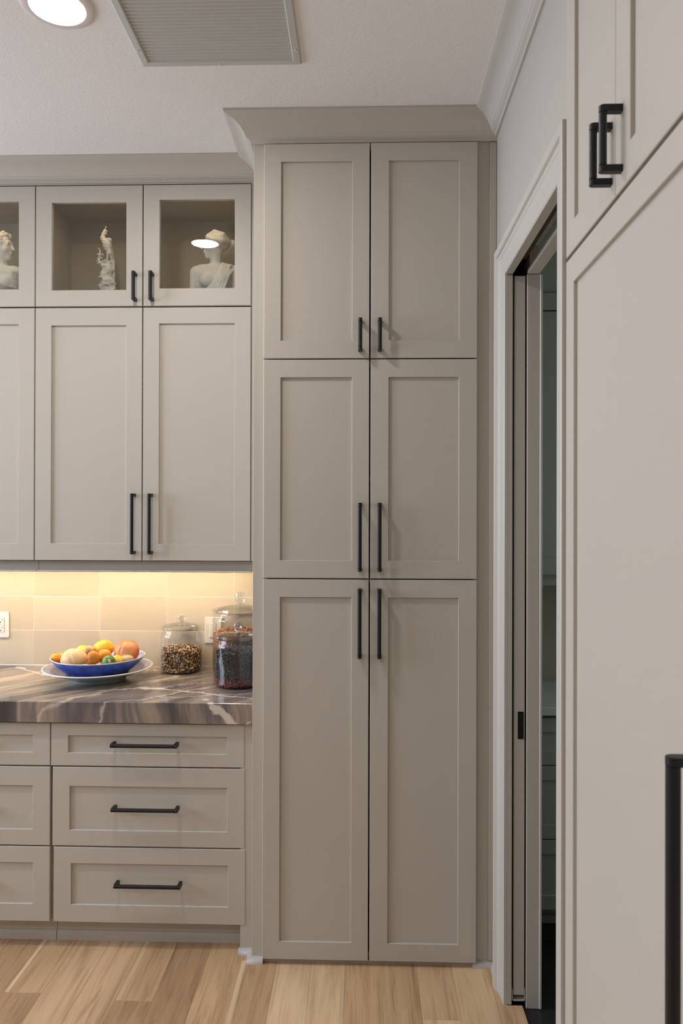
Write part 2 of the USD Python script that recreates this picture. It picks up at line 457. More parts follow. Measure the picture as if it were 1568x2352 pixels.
# ================================================================== SETTING
# ---- floor: oak boards that run away from the camera, each its own part
tones = [((171, 138, 107), (140, 108, 80)), ((186, 154, 122), (158, 124, 94)), ((160, 128, 98), (130, 99, 73)), ((194, 164, 130), (168, 136, 104)), ((178, 146, 112), (150, 116, 86)), ((198, 168, 136), (176, 144, 112))]
PLANK = [plank_mat(i, tuple(np.array(lin(*a)) * (1.20, 1.23, 1.20)), tuple(np.array(lin(*b)) * (1.28, 1.31, 1.28)), 1.37 * i + .6) for i, (a, b) in enumerate(tones)]
SAP = plank_mat(9, lin(214, 186, 148), lin(198, 166, 128), 8.8)
floor = thing('floor', kind='structure')
part(floor, 'subfloor', bx(XL, .52, YF, YB, -.05, -.016), DARK)
edges = [-1.195 - .128 * k for k in range(24, 0, -1)] + [-1.195, -1.07, -.943, -.815, -.69, -.558, -.43, -.305, -.18, -.06, .066, .19, .315, .44]
order = {-1.195: 4, -1.07: 1, -.943: 1, -.815: 4, -.69: 2, -.558: 4, -.43: 4, -.305: 5, -.18: 3, -.06: 4, .066: 4, .19: 1, .315: 3}
joints = {-.815: [2.43], -1.195: [2.46], .19: [2.37], -.06: [2.05], -.43: [1.7], -.69: [1.95], .066: [1.3]}
after = {-.815: 2, -1.195: 2, .19: 5}
for a, b in zip(edges[:-1], edges[1:]):
    near = a > -1.9
    js = sorted(joints.get(a, [rng.uniform(.2, 2.0)]) + ([rng.uniform(-2.2, -.4)] if near else []))
    ys = [YF] + js + [YB]
    for k, (y0, y1) in enumerate(zip(ys[:-1], ys[1:])):
        last = k == len(ys) - 2
        t = order.get(a, rng.randrange(6)) if last else after.get(a, rng.randrange(6)) if k == len(ys) - 3 else rng.randrange(6)
        part(floor, 'plank', bx(a + .00015, b - .00015, y0 + .00015, y1 - .00015, -.015, 0, .0006), PLANK[t])
# the last board runs into the doorway and ends under the sliding door
pl = Polygon([(.4403, YF), (.4697, YF), (.4697, 1.80), (.521, 1.80), (.521, 2.449), (.4697, 2.449), (.4697, YB), (.4403, YB)])
m = trimesh.creation.extrude_polygon(pl, .015, engine='earcut'); m.apply_translation((0, 0, -.015))
part(floor, 'plank', m, PLANK[4])
# sapwood streaks: narrow pale strips along the edge of some boards
for xa, xb, y0, y1 in ((-1.196, -1.183, 2.46, 2.79), (-.812, -.794, 2.43, 2.77), (-.431, -.415, 1.9, 2.66), (-.075, -.062, 1.9, 2.66)):
    part(floor, 'sapwood_streak', bx(xa, xb, y0, y1, -.004, .0003), SAP, 'pale sapwood streak')

# ---- ceiling, with an opening for the grille
VX0, VX1, VY0, VY1 = -.6965, -.196, 1.790, 2.315
cm = Polygon([(XL, YF), (XR + .2, YF), (XR + .2, YB + .1), (XL, YB + .1)], [[(VX0 + .022, VY0 + .022), (VX1 - .022, VY0 + .022), (VX1 - .022, VY1 - .022), (VX0 + .022, VY1 - .022)]])
m = trimesh.creation.extrude_polygon(cm, .10, engine='earcut'); m.apply_translation((0, 0, ZC))
solo('ceiling', m, CEIL, kind='structure')

# ---- wall_right with the doorway; the wall stops at the built-in cabinets, which fill it up
WT = .104
DY0, DY1, DZ = 1.786, 2.450, 2.388          # clear opening of the pocket doorway
SLOT0, SLOT1 = .4915, .533
wr = [bx(XR, SLOT0 - .012, DY1 + .016, YB, 0, ZC), bx(SLOT1 + .012, XR + WT, DY1 + .016, YB, 0, ZC),      # two skins of the pocket
      bx(XR, XR + WT, 1.682, DY1 + .016, DZ + .10, ZC), bx(XR, XR + WT, 1.682, DY0 - .016, 0, DZ + .10),
      bx(XR, XR + WT, YF, .925, 0, ZC), bx(XR, XR + WT, .925, 1.682, 2.955, ZC)]
wall_right = thing('wall_right', kind='structure')
part(wall_right, 'plaster', cat_(wr), WALLP)
wall_left = thing('wall_left', kind='structure')
part(wall_left, 'plaster', cat_([bx(XL - .12, XL, YF, .75, 0, ZC), bx(XL - .12, XL, 3.25, YB, 0, ZC), bx(XL - .12, XL, .75, 3.25, 0, 1.15), bx(XL - .12, XL, .75, 3.25, 2.75, ZC)]), WALLP)
wall_front = thing('wall_front', kind='structure')
part(wall_front, 'plaster', cat_([bx(XL, -2.95, YF - .12, YF, 0, ZC), bx(-.85, XR, YF - .12, YF, 0, ZC), bx(-2.95, -.85, YF - .12, YF, 0, .88), bx(-2.95, -.85, YF - .12, YF, 2.42, ZC)]), WALLP)
for nm_, fr, T in (('window_1', (-3.25, -.75), np.array([[0, -1, 0, XL - .02], [-1, 0, 0, 0], [0, 0, 1, 0], [0, 0, 0, 1]], float)), ('window_2', (-2.95, -.85), np.array([[-1, 0, 0, -3.8], [0, -1, 0, YF - .02], [0, 0, 1, 0], [0, 0, 0, 1]], float))):
    wn = thing(nm_, kind='structure')
    a, b = fr; lo_, hi_ = (1.15, 2.75) if nm_ == 'window_1' else (.88, 2.42)
    part(wn, 'window_frame', xf(ring_rect(a, b, lo_, hi_, [(0, -.03), (0, .03), (.05, .03), (.05, -.03)]), T), TRIM)
    part(wn, 'glass_pane', xf(bx(a + .05, b - .05, -.003,   .003, lo_ + .05, hi_ - .05), T), GLASS)

# ---- wall_back: plaster, and the glass tiles one by one
YW = YB
wall_back = thing('wall_back', kind='structure')
part(wall_back, 'plaster', bx(XL, XR + WT, YW, YW + .1, 0, ZC), WALLP)
part(wall_back, 'grout_bed', bx(-3.2, -.405, YW - .0078, YW, .9, 1.45), GROUT)
TXS = [-1.491 + .3035 * k for k in range(-5, 5)]
TZS = [.9180, 1.0735, 1.2275, 1.3815, 1.4355]
for j in range(4):
    for x0 in TXS:
        x1 = min(x0 + .3035, -.407)
        if x1 - x0 < .01: continue
        z0, z1 = TZS[j], TZS[j + 1]
        if z1 - z0 < .02: continue
        part(wall_back, 'tile', bx(x0 + .0008, x1 - .0008, YW - .0085, YW - .002, z0 + .0009, z1 - .0009, .0006), TILE[rng.randrange(3)])

# ---- crown mouldings (drop below the ceiling, outward)
def crown_profile(drop, proj):
    P_ = [(0, 0), (proj, 0), (proj, -.10 * drop), (.93 * proj, -.14 * drop)]
    for t in np.linspace(0, 1, 9):          # shallow cove
        k = .10 * math.sin(t * math.pi)
        P_.append(((.93 - .60 * t - .6 * k) * proj, (-.14 - .50 * t + .7 * k) * drop))
    P_ += [(.31 * proj, -.70 * drop), (.27 * proj, -.73 * drop), (.25 * proj, -.80 * drop), (.17 * proj, -.86 * drop), (.12 * proj, -.90 * drop), (.10 * proj, -drop), (0, -drop)]
    out = [P_[0]]
    for q in P_[1:]:
        if math.hypot(q[0] - out[-1][0], q[1] - out[-1][1]) > 1e-5: out.append(q)
    return out


FY = 2.660       # front of the tall cabinet's frame
UY = 3.0111      # front of the wall cabinets' frame
XT0, XT1 = -.3967, .4697
bz = ((0, 0, ZC), (1, 0, 0), (0, 1, 0), (0, 0, 1))
e = thing('trim_1', kind='structure')          # along the wall cabinets
part(e, 'crown_moulding', sweep([(XT0 + .03, UY), (-3.2, UY)], [(u, t) for u, t in crown_profile(.062, .128)], ((0, 0, ZC), (1, 0, 0), (0, 1, 0), (0, 0, 1))), PAINT, smooth=25)
e = thing('trim_2', kind='structure')          # round the tall cabinet
part(e, 'crown_moulding', sweep([(XT1 + .02, FY), (XT0, FY), (XT0, YB)], crown_profile(.084, .094), bz), PAINT, smooth=25)
e = thing('trim_3', kind='structure')          # along the right wall
part(e, 'crown_moulding', sweep([(XR, YF), (XR, FY + .05)], crown_profile(.074, .085), bz), TRIM, smooth=25)

# ---- the pocket doorway: casing, jambs, sliding panel
door = thing('door_1', kind='structure', loc=(XR, (DY0 + DY1) / 2, 0))
cas = [(0, 0), (0, .009), (.004, .012), (.012, .0125), (.020, .0115), (.060, .015), (.066, .0185), (.074, .019), (.078, .026), (.099, .028), (.102, .026), (.102, 0)]
# path in (y, z), outward = away from the opening: left-hand normal
cpath = [(DY1, 0), (DY1, DZ), (DY0, DZ), (DY0, 0)]
part(door, 'casing', sweep(cpath, [(-u, t) for u, t in cas], ((XR, 0, 0), (0, 1, 0), (0, 0, 1), (-1, 0, 0))), TRIM, smooth=20)
JT = .016
part(door, 'jamb', bx(XR - .010, SLOT0 - .0045, DY1 + .0003, DY1 + JT, .0, DZ, .0015), TRIM)
part(door, 'jamb', bx(SLOT1 + .0005, XR + WT, DY1 + .0003, DY1 + JT, -.012, DZ, .0015), TRIM)
part(door, 'jamb_stop', bx(XR + WT, XR + WT + .010, DY1 - .004, DY1 + .07, -.012, DZ, .003), TRIM)
part(door, 'jamb', bx(XR - .010, XR + WT, DY0 - JT, DY0 - .0003, .0, DZ, .0015), TRIM)
part(door, 'head_jamb', bx(XR - .010, SLOT0 - .0045, DY0, DY1, DZ + .0003, DZ + JT, .0015), TRIM)
part(door, 'head_jamb', bx(SLOT1 + .0005, XR + WT, DY0, DY1, DZ + .0003, DZ + JT, .0015), TRIM)
part(door, 'track', cat_([bx(SLOT0 + .012, SLOT1 - .012, DY0, YB - .1, DZ + .05, DZ + .07), bx(SLOT0 - .003, SLOT0 + .012, DY0, DY1 + .016, DZ + .055, DZ + .0999), bx(SLOT1 - .012, SLOT1, DY0, DY1 + .016, DZ + .055, DZ + .0999)]), BROWN, 'dark sliding track in the head')
sl = part(door, 'sliding_panel', bx(SLOT0 + .0020, SLOT1 - .0045, DY1 + .004, YB - .04, .030, DZ - .004, .0012), TRIM)
pp = sbox(.5055, .8675, .5240, .9565).buffer(-.0015).buffer(.0015)
m = trimesh.creation.extrude_polygon(pp, .004, engine='earcut')
m.apply_transform(np.array([[1, 0, 0, 0], [0, 0, 1, DY1 + .0015], [0, 1, 0, 0], [0, 0, 0, 1]], float)); m.fix_normals()
part(sl, 'edge_pull', m, BLACK, 'black edge pull')
part(door, 'floor_guide', cat_([bx(SLOT0 - .0030, SLOT0 - .0005, DY1 + .002, DY1 + .03, .012, .050), bx(SLOT1 - .004, SLOT1 - .0015, DY1 + .002, DY1 + .03, .012, .050), bx(SLOT0 - .003, SLOT1 - .0015, DY1 + .002, DY1 + .03, .012, .016)]), SHOE)

# ---- the room behind the doorway
pf = thing('floor_1', kind='structure')
xs_ = [.5213, .80, 1.11, 1.42, 1.73, 2.05]; ysp = [1.80, 1.93, 2.24, 2.55, 2.86, 3.17]
part(pf, 'subfloor', bx(.5213, 2.1, 1.80, YB, -.06, -.018), DARK)
for a, b in zip(xs_[:-1], xs_[1:]):
    for c, d in zip(ysp[:-1], ysp[1:]):
        part(pf, 'tile', bx(a + .001, b - .001, c + .001, d - .001, -.018, -.0125, .0008), PANTRYT)
pw = thing('wall_pantry', kind='structure')
part(pw, 'plaster', cat_([bx(XR + WT, 2.1, YB, YB + .1, -.06, ZC), bx(2.1, 2.2, 1.78, YB, -.06, ZC), bx(XR + WT + .001, 2.2, 1.682, 1.78, -.06, ZC), bx(XR + WT + .001, 2.1, 1.78, YB, 2.85, 2.9)]), WALLP)
PY = 2.90
pb = thing('pantry_base_cabinet', 'pale painted base cabinet with drawers seen through the doorway', 'cabinet', (.9, PY + .2, 0))
part(pb, 'body', cat_([bx(.58, 1.9, PY + .022, YB, .07, .825), bx(.60, 1.9, PY + .08, YB, -.0125, .07)]), PANTRYC)
for z0, z1 in ((.6335, .815), (.3480, .6295), (.075, .3440)):
    shaker(pb, 'drawer', facing_y(PY), .60, 1.15, z0, z1, .075, .055, mt=PANTRYC)
part(pb, 'toe_moulding', bx(.60, 1.9, PY + .068, PY + .08, -.0125, .02), PANTRYC)
pc = solo('pantry_worktop', bx(.579, 1.9, PY - .02, YB - .004, .8295, .862, .002), PMARBLE, 'white marbled worktop on the pantry base cabinet', 'worktop')
pu = thing('pantry_wall_cabinet', 'pale painted wall cabinet high up beyond the doorway', 'cabinet', (.9, PY + .2, 1.32))
part(pu, 'body', cat_([bx(.58, 1.9, PY + .022, YB, 1.366, 2.80), bx(.58, 1.9, PY + .030, PY + .05, 1.325, 1.366)]), PANTRYC)
shaker(pu, 'door', facing_y(PY), .60, 1.05, 1.368, 2.388, .066, .066, mt=PANTRYC)
shaker(pu, 'door', facing_y(PY), .60, 1.05, 2.394, 2.78, .066, .066, mt=PANTRYC)

# ---- shoe mouldings along the floor
quarter = [(0, 0)] + [(.019 * math.cos(t), .019 * math.sin(t)) for t in np.linspace(0, math.pi / 2, 7)]
tr = thing('trim_4', kind='structure')
part(tr, 'shoe_moulding', cat_([sweep([(-.355, FY - .0002), (-.3965, FY - .0002), (-.3965, 2.7095), (-.452, 2.7095)], quarter, ((0, 0, 0), (1, 0, 0), (0, 1, 0), (0, 0, 1)))]), SHOE, smooth=30)
part(tr, 'shoe_moulding', cat_([sweep([(.4675, FY - .0002), (.388, FY - .0002)], quarter, ((0, 0, 0), (1, 0, 0), (0, 1, 0), (0, 0, 1))), sweep([(.4697, 2.556), (.4697, FY - .0002)], quarter, ((0, 0, 0), (1, 0, 0), (0, 1, 0), (0, 0, 1)))]), SHOE, smooth=30)

# ================================================================== CEILING GRILLE
vent = thing('return_air_grille', 'large white return air grille of thin louvres in the ceiling', 'vent', ((VX0 + VX1) / 2, (VY0 + VY1) / 2, ZC))
vz = ZC
v, f = [], []
FWd = .0255
loops = [(0, vz), (0, vz - .003), (.004, vz - .0075), (FWd - .003, vz - .0085), (FWd, vz - .006), (FWd, vz + .03), (FWd - .002, vz + .03), (FWd - .002, vz)]
for d, z in loops:
    v += [(VX0 + d, VY0 + d, z), (VX1 - d, VY0 + d, z), (VX1 - d, VY1 - d, z), (VX0 + d, VY1 - d, z)]
for i in range(len(loops)):
    a, b = i * 4, ((i + 1) % len(loops)) * 4
    for k in range(4): f.append((a + k, a + (k + 1) % 4, b + (k + 1) % 4, b + k))
m = tm(v, f); m = trimesh.Trimesh(m.vertices, m.faces, process=False); m.fix_normals()
part(vent, 'frame', m, VENTM)
part(vent, 'filter', bx(VX0 + .02, VX1 - .02, VY0 + .02, VY1 - .02, vz + .024, vz + .03), FILTER, 'grey filter behind the louvres')
nl = 32
for k in range(nl):
    y = VY0 + FWd + .008 + (VY1 - VY0 - 2 * FWd - .012) * k / (nl - 1)
    prof = [(y + .0075, vz - .002), (y + .0070, vz - .0046), (y + .0040, vz - .0050), (y - .0085, vz + .006), (y - .0075, vz + .0068), (y + .0045, vz - .0035), (y + .0060, vz - .0030)]
    q = np.array(prof); x0, x1 = VX0 + FWd - .001, VX1 - FWd + .001
    part(vent, 'louvre', sweep([(x0, 0), (x1, 0)], [(a, b) for a, b in prof], ((0, 0, 0), (1, 0, 0), (0, 1, 0), (0, 0, 1))), VENTM)
for sx_, sy_ in ((VX0 + .012, 2.228), (-.4495, VY1 - .012), (VX1 - .012, 2.238)):
    part(vent, 'screw', lathe([(0, -.0022), (.0028, -.0018), (.0036, 0)], 14, (sx_, sy_, vz - .0084)), LAMPTRIM)

# ================================================================== CEILING LAMPS
def can(x, y, label, dz=0):
    t = thing('recessed_light', label, 'ceiling light', (x, y, ZC), 'recessed ceiling lights')
    part(t, 'trim_ring', lathe([(.070, -.0035), (.071, -.006), (.078, -.0085), (.094, -.0065), (.099, -.003), (.100, 0), (.07, 0), (.070, -.0035)], 64, (x, y, ZC)), LAMPTRIM, smooth=50)
    part(t, 'lens', lathe([(0, -.0062), (.04, -.0058), (.064, -.0045), (.0705, -.003)], 64, (x, y, ZC)), CAN_E, 'glowing white lens')


CX, CYY = -.851, 2.035
can(CX, CYY, 'glowing recessed light in the ceiling beside the air grille')
for x, y, w in ((CX, -.75, 'behind the camera in line with the visible one'), (-2.55, 2.035, 'far to the left, near the window'), (-2.55, -.75, 'far to the left behind the camera')):
    can(x, y, 'glowing recessed light out of view, ' + w)


# ================================================================== TALL CABINET
TX0, TXM, TX1 = -.3569, .0215, .4000
TY = 2.640
TZ = [.0178, 1.3711, 2.1524, 2.9215]
tc = thing('tall_cabinet', 'tall greige cabinet of six shaker doors from floor to crown', 'cabinet', ((XT0 + XT1) / 2, 3.0, 0))
bd = [bx(XT0, XT0 + .02, FY + .0205, YB - .001, .0, ZC - .085), bx(XT1 - .02, XT1, FY + .0205, YB - .001, 0, ZC - .085), bx(XT0, XT1, YB - .012, YB - .001, 0, ZC - .085),
      bx(XT0 + .0005, XT0 + .052, FY, FY + .02, 0, ZC - .03, .0008), bx(.388, XT1, FY, FY + .02, 0, ZC - .03, .0008),
      bx(XT0 + .0525, .3875, FY, FY + .02, 2.902, ZC - .03), bx(XT0 + .0525, .3875, FY, FY + .02, -.0, .012)]
for z in (.012, 1.3540, 2.1350, 2.902): bd.append(bx(XT0 + .02, XT1 - .02, FY + .021, YB - .012, z, z + .018))
for z in (.45, .85, 1.72, 2.5): bd.append(bx(XT0 + .02, XT1 - .02, FY + .05, YB - .012, z, z + .018))
part(tc, 'body', cat_(bd), PAINT)
part(tc, 'scribe_strip', bx(.4455, XT1 + .0, FY - .006, FY, .02, 2.925, .002), PAINT)
T = facing_y(TY); g = .0021; gc = .0023
hx = .0345
for (z0, z1), (hz, L) in zip(zip(TZ[:-1], TZ[1:]), ((1.2170, .2430), (1.5205, .2410), (2.2332, .1120))):
    shaker(tc, 'door', T, TX0, TXM - gc, z0 + g, z1 - g, .0615, .0635, pull=(TXM - hx, hz, L, 'z'))
    shaker(tc, 'door', T, TXM + gc, TX1, z0 + g, z1 - g, .0645, .0635, pull=(TXM + hx, hz, L, 'z'))

# ================================================================== WALL CABINETS
DUY = 2.9911
UX = [-2.2225, -1.7805, -1.3385, -.8965, -.4545]
UZ = [1.4107, 2.4406, 2.9345]
T = facing_y(DUY)
ul = ['greige two-door wall cabinet between the tall cabinet and its twin, lit worktop below', 'greige wall cabinet at the left edge of the view, beside its twin']
dl = ['glass-fronted display cabinet holding the bird carving and the bust with a bun', 'glass-fronted display cabinet at the left edge, holding the curly-haired bust']
for k in range(2):
    x0, xm, x1 = UX[2 - 2 * k], UX[3 - 2 * k], UX[4 - 2 * k]
    wc = thing('wall_cabinet', ul[k], 'cabinet', (xm, 3.16, UZ[0]), 'two-door wall cabinets above the worktop')
    part(wc, 'body', cat_([bx(x0, x1, UY + .0, UY + .02, UZ[0] - .003, UZ[1] + .0005), bx(x0, x0 + .016, UY, YB - .001, UZ[0], UZ[1]), bx(x1 - .016, x1, UY, YB - .001, UZ[0], UZ[1]), bx(x0, x1, UY, YB - .001, UZ[0] - .003, UZ[0] + .015), bx(x0, x1, UY, YB - .001, UZ[1] - .02, UZ[1])]), PAINT)
    if k == 0:
        part(wc, 'filler_strip', bx(x1 + .0004, -.3972, DUY + .004, DUY + .022, UZ[0], UZ[1]), PAINT)
    part(wc, 'light_rail', cat_([bx(x0 + .0008, x1 - .0008, DUY + .044, DUY + .060, 1.366, UZ[0] - .003), bx(x0 + .0008, x1 - .0008, DUY + .022, DUY + .060, 1.3625, 1.3695, .002)]), PAINT)
    shaker(wc, 'door', T, x0 + .002, xm - .002, UZ[0], UZ[1] - .003, .066, .072, .069, pull=(xm - .0325, 1.5600, .2440, 'z'))
    shaker(wc, 'door', T, xm + .002, x1 - .002, UZ[0], UZ[1] - .003, .066, .066, .068, pull=(xm + .0375, 1.5600, .2440, 'z'))
    dc = thing('display_cabinet', dl[k], 'cabinet', (xm, 3.16, UZ[1]), 'glass-fronted cabinets above the wall cabinets')
    # carcase: open behind the glass
    zf = UZ[1] + .012
    part(dc, 'body', cat_([bx(x0, x0 + .016, UY, YB - .001, UZ[1] + .001, 2.957), bx(x1 - .016, x1, UY, YB - .001, UZ[1] + .001, 2.957), bx(x0 + .0162, x1 - .0162, YB - .009, YB - .001, UZ[1], 2.94),
                           bx(x0 + .0162, x1 - .0162, UY, YB - .001, UZ[1] + .001, zf), bx(x0 + .0162, x1 - .0162, UY, YB - .001, 2.915, 2.930)]), INSIDE)
    if k == 0:
        part(dc, 'filler_strip', bx(x1 + .0004, -.3972, DUY + .004, DUY + .022, UZ[1] + .001, ZC - .03), PAINT)
    part(dc, 'frieze', bx(x0 + .0003, x1 - .0003, UY - .010, UY + .02, 2.9415, ZC - .02), PAINT)
    part(dc, 'face_frame', cat_([bx(x0, x0 + .024, UY, UY + .018, UZ[1] + .001, 2.93), bx(x1 - .024, x1, UY, UY + .018, UZ[1] + .001, 2.93), bx(x0 + .024, x1 - .024, UY, UY + .018, 2.912, 2.93), bx(x0 + .024, x1 - .024, UY, UY + .018, UZ[1] + .001, UZ[1] + .03)]), PAINT)
    shaker(dc, 'door', T, x0 + .002, xm - .002, UZ[1] + .003, UZ[2], .066, .068, .066, pull=(xm - .0295, 2.5180, .1140, 'z'), glass=GLASS)
    shaker(dc, 'door', T, xm + .002, x1 - .002, UZ[1] + .003, UZ[2], .066, .060, .071, pull=(xm + .0395, 2.5180, .1140, 'z'), glass=GLASS, tilt=math.radians(1.2) if k == 0 else 0.0)
    for px, w in ((x0 + .23, ('the bird carving', 'the empty end of the left display cabinet')[k]), (x1 - .20, ('the bust with a bun', 'the curly-haired bust')[k])):
        pk = thing('puck_light', 'small warm lamp inside the display cabinet above ' + w, 'cabinet light', (px, UY + .038, 2.915), 'lamps inside the display cabinets')
        part(pk, 'housing', lathe([(.030, 0), (.030, -.007), (.026, -.009), (.026, -.004), (0, -.004)], 32, (px, UY + .038, 2.915)), LAMPTRIM, smooth=40)
        part(pk, 'lens', lathe([(0, -.0075), (.0255, -.007)], 32, (px, UY + .038, 2.915)), PUCK_E)
bar = thing('under_cabinet_light', 'warm light bar under the wall cabinets', 'light', (-1.2, 3.08, 1.40))
part(bar, 'housing', bx(-2.15, -.47, 3.140, 3.172, 1.3985, 1.4076), LAMPTRIM)
part(bar, 'diffuser', bx(-2.14, -.48, 3.146, 3.166, 1.3955, 1.3985), LED_E)

# ================================================================== BASE CABINETS, WORKTOP
BX = [-2.5848, -1.8669, -1.1490, -.4312]
BY, BFY = 2.7076, 2.7276
T = facing_y(BY)
bl = ['greige three-drawer base cabinet under the worktop, beside the tall cabinet', 'greige three-drawer base cabinet at the left edge of the view']
for k in range(2):
    x0, x1 = BX[2 - k], BX[3 - k]
    bc = thing('base_cabinet', bl[k], 'cabinet', ((x0 + x1) / 2, 3.0, 0), 'three-drawer base cabinets under the worktop')
    e0 = x0 + .001
    e1 = -.4016 if k == 0 else x1 - .001
    bod = [bx(e0, e1 - (.045 if k == 0 else 0), BFY, YB - .001, .098, .836), bx(e0, e1 - (.045 if k == 0 else 0), 2.790, YB - .001, 0, .098)]
    if k == 0:
        bod += [bx(e1 - .0449, e1, BFY - .0175, BFY + .02, 0, .8365, .0008), bx(e1 - .0449, e1 - .020, BFY + .02, YB - .001, 0, .836)]
    part(bc, 'body', cat_(bod), PAINT)
    part(bc, 'toe_board', bx(e0, e1 - (.0452 if k == 0 else 0), 2.7780, 2.790, 0, .0975), PAINT)
    part(bc, 'toe_moulding', sweep([(e1 - (.0452 if k == 0 else 0), 2.778), (e0, 2.778)], [(0, 0), (0, .036), (.004, .034), (.008, .026), (.010, .024), (.010, 0)], ((0, 0, 0), (1, 0, 0), (0, 1, 0), (0, 0, 1))), PAINT)
    off = (x1 - .4312 - x1) * 0
    right_e = x1 if k else x1
    zz = [.0985, .3779, .6717, .8335]
    hz = [.2505, .5265, .7592]
    rt_ = [.0595, .0700, .0460]; rb_ = [.0640, .0585, .0480]
    dx = [.010, 0.002, 0.0]
    for i in range(3):
        gx = .0025
        shaker(bc, 'drawer', T, x0 + gx + (.012, .006, 0)[i] * 1.0, x1 - gx * .4 + (.004, .001, -.001)[i] * (k == 0), zz[i] + .0025, zz[i + 1] - .0025, .064, rt_[i], rb_[i],
               pull=((x0 + x1) / 2 - (.0018, .0006, .004)[i] + (.012, 0, 0)[i], hz[i], .2430, 'x'))
solo('worktop', bx(-3.2, -.3975, 2.687, YB - .0087, .8375, .914, .002), STONE, 'polished banded grey and taupe stone worktop with a thick front edge', 'worktop')

# ================================================================== OUTLETS ON THE BACKSPLASH
def plate(name, label, cat, cx, cz, kind):
    t = thing(name, label, cat, (cx, YB - .0085, cz))
    y = YB - .0086
    part(t, 'cover_plate', bx(cx - .0375, cx + .0375, y - .0062, y, cz - .0592, cz + .0592, .0026), WHITEP)
    ins = part(t, 'insert', bx(cx - .0165, cx + .0165, y - .0082, y - .004, cz - .0335, cz + .0335, .0012), WHITEP)
    for s in (-1, 1):
        part(t, 'screw', lathe([(0, .0006), (.0026, .0003), (.003, 0)], 12, (0, 0, 0)).apply_transform(np.array([[1, 0, 0, cx], [0, 0, -1, y - .0062], [0, 1, 0, cz + s * .0478], [0, 0, 0, 1]], float)), WHITEP)
    if kind == 'outlet':
        for s in (-1, 1):
            zc = cz + s * .0190
            part(ins, 'socket_slot', bx(cx - .0072, cx - .0054, y - .0085, y - .008, zc - .0005, zc + .0085), DARK)
            part(ins, 'socket_slot', bx(cx + .0054, cx + .0072, y - .0085, y - .008, zc + .0005, zc + .0080), DARK)
            part(ins, 'socket_slot', bx(cx - .0022, cx + .0022, y - .0085, y - .008, zc - .0095, zc - .0050, .0), DARK)
        part(ins, 'test_button', bx(cx - .012, cx + .012, y - .0092, y - .0078, cz + .0012, cz + .0058, .0006), WHITEP)
        part(ins, 'reset_button', bx(cx - .012, cx + .012, y - .0092, y - .0078, cz - .0058, cz - .0012, .0006), WHITEP)
    else:
        part(ins, 'rocker', bx(cx - .0135, cx + .0135, y - .0105, y - .0080, cz - .0305, cz + .0305, .001), WHITEP)


plate('wall_outlet', 'white wall outlet on the backsplash at the left edge', 'outlet', -1.6385, 1.0975, 'outlet')
plate('light_switch', 'white light switch on the backsplash between the glass jars', 'switch', -.6735, 1.0785, 'switch')


# ================================================================== BUILT-IN CABINETS IN THE RIGHT WALL
XF = .452
T = facing_x(XF)
oc = thing('overhead_cabinet', 'pale greige overhead cabinet with two doors high in the right wall', 'cabinet', (.8, 1.30, 2.175))
part(oc, 'body', cat_([bx(XF + .0205, 1.08, .926, 1.681, 2.1735, 2.954)]), PAINT)
shaker(oc, 'door', T, -1.6800, -1.3545, 2.1745, 2.9345, .062, .062, .066, pull=(-1.3762, 2.2605, .1140, 'z'))
shaker(oc, 'door', T, -1.3520, -.9265, 2.1745, 2.9345, .071, .062, .066, pull=(-1.3210, 2.2620, .1180, 'z'))
ac = thing('panel_front_cabinet', 'tall pale panelled cabinet in the right wall with one long black handle', 'cabinet', (.8, 1.30, 0))
part(ac, 'body', cat_([bx(XF + .0205, 1.08, .926, 1.681, .09, 2.1675), bx(.53, 1.08, .926, 1.681, 0, .09)]), PAINT)
shaker(ac, 'door', T, -1.6800, -.9265, .10, 2.1655, .0580, .0600, pull=(-.9740, .930, .720, 'z'), knob_r=.0096, knob_out=.052)

# ================================================================== SCULPTURE: distance fields turned into one skin
def grid(lo, hi, h):
    ax = [np.arange(a, b + h, h, dtype=np.float32) for a, b in zip(lo, hi)]
    return np.stack(np.meshgrid(*ax, indexing='ij'), -1)


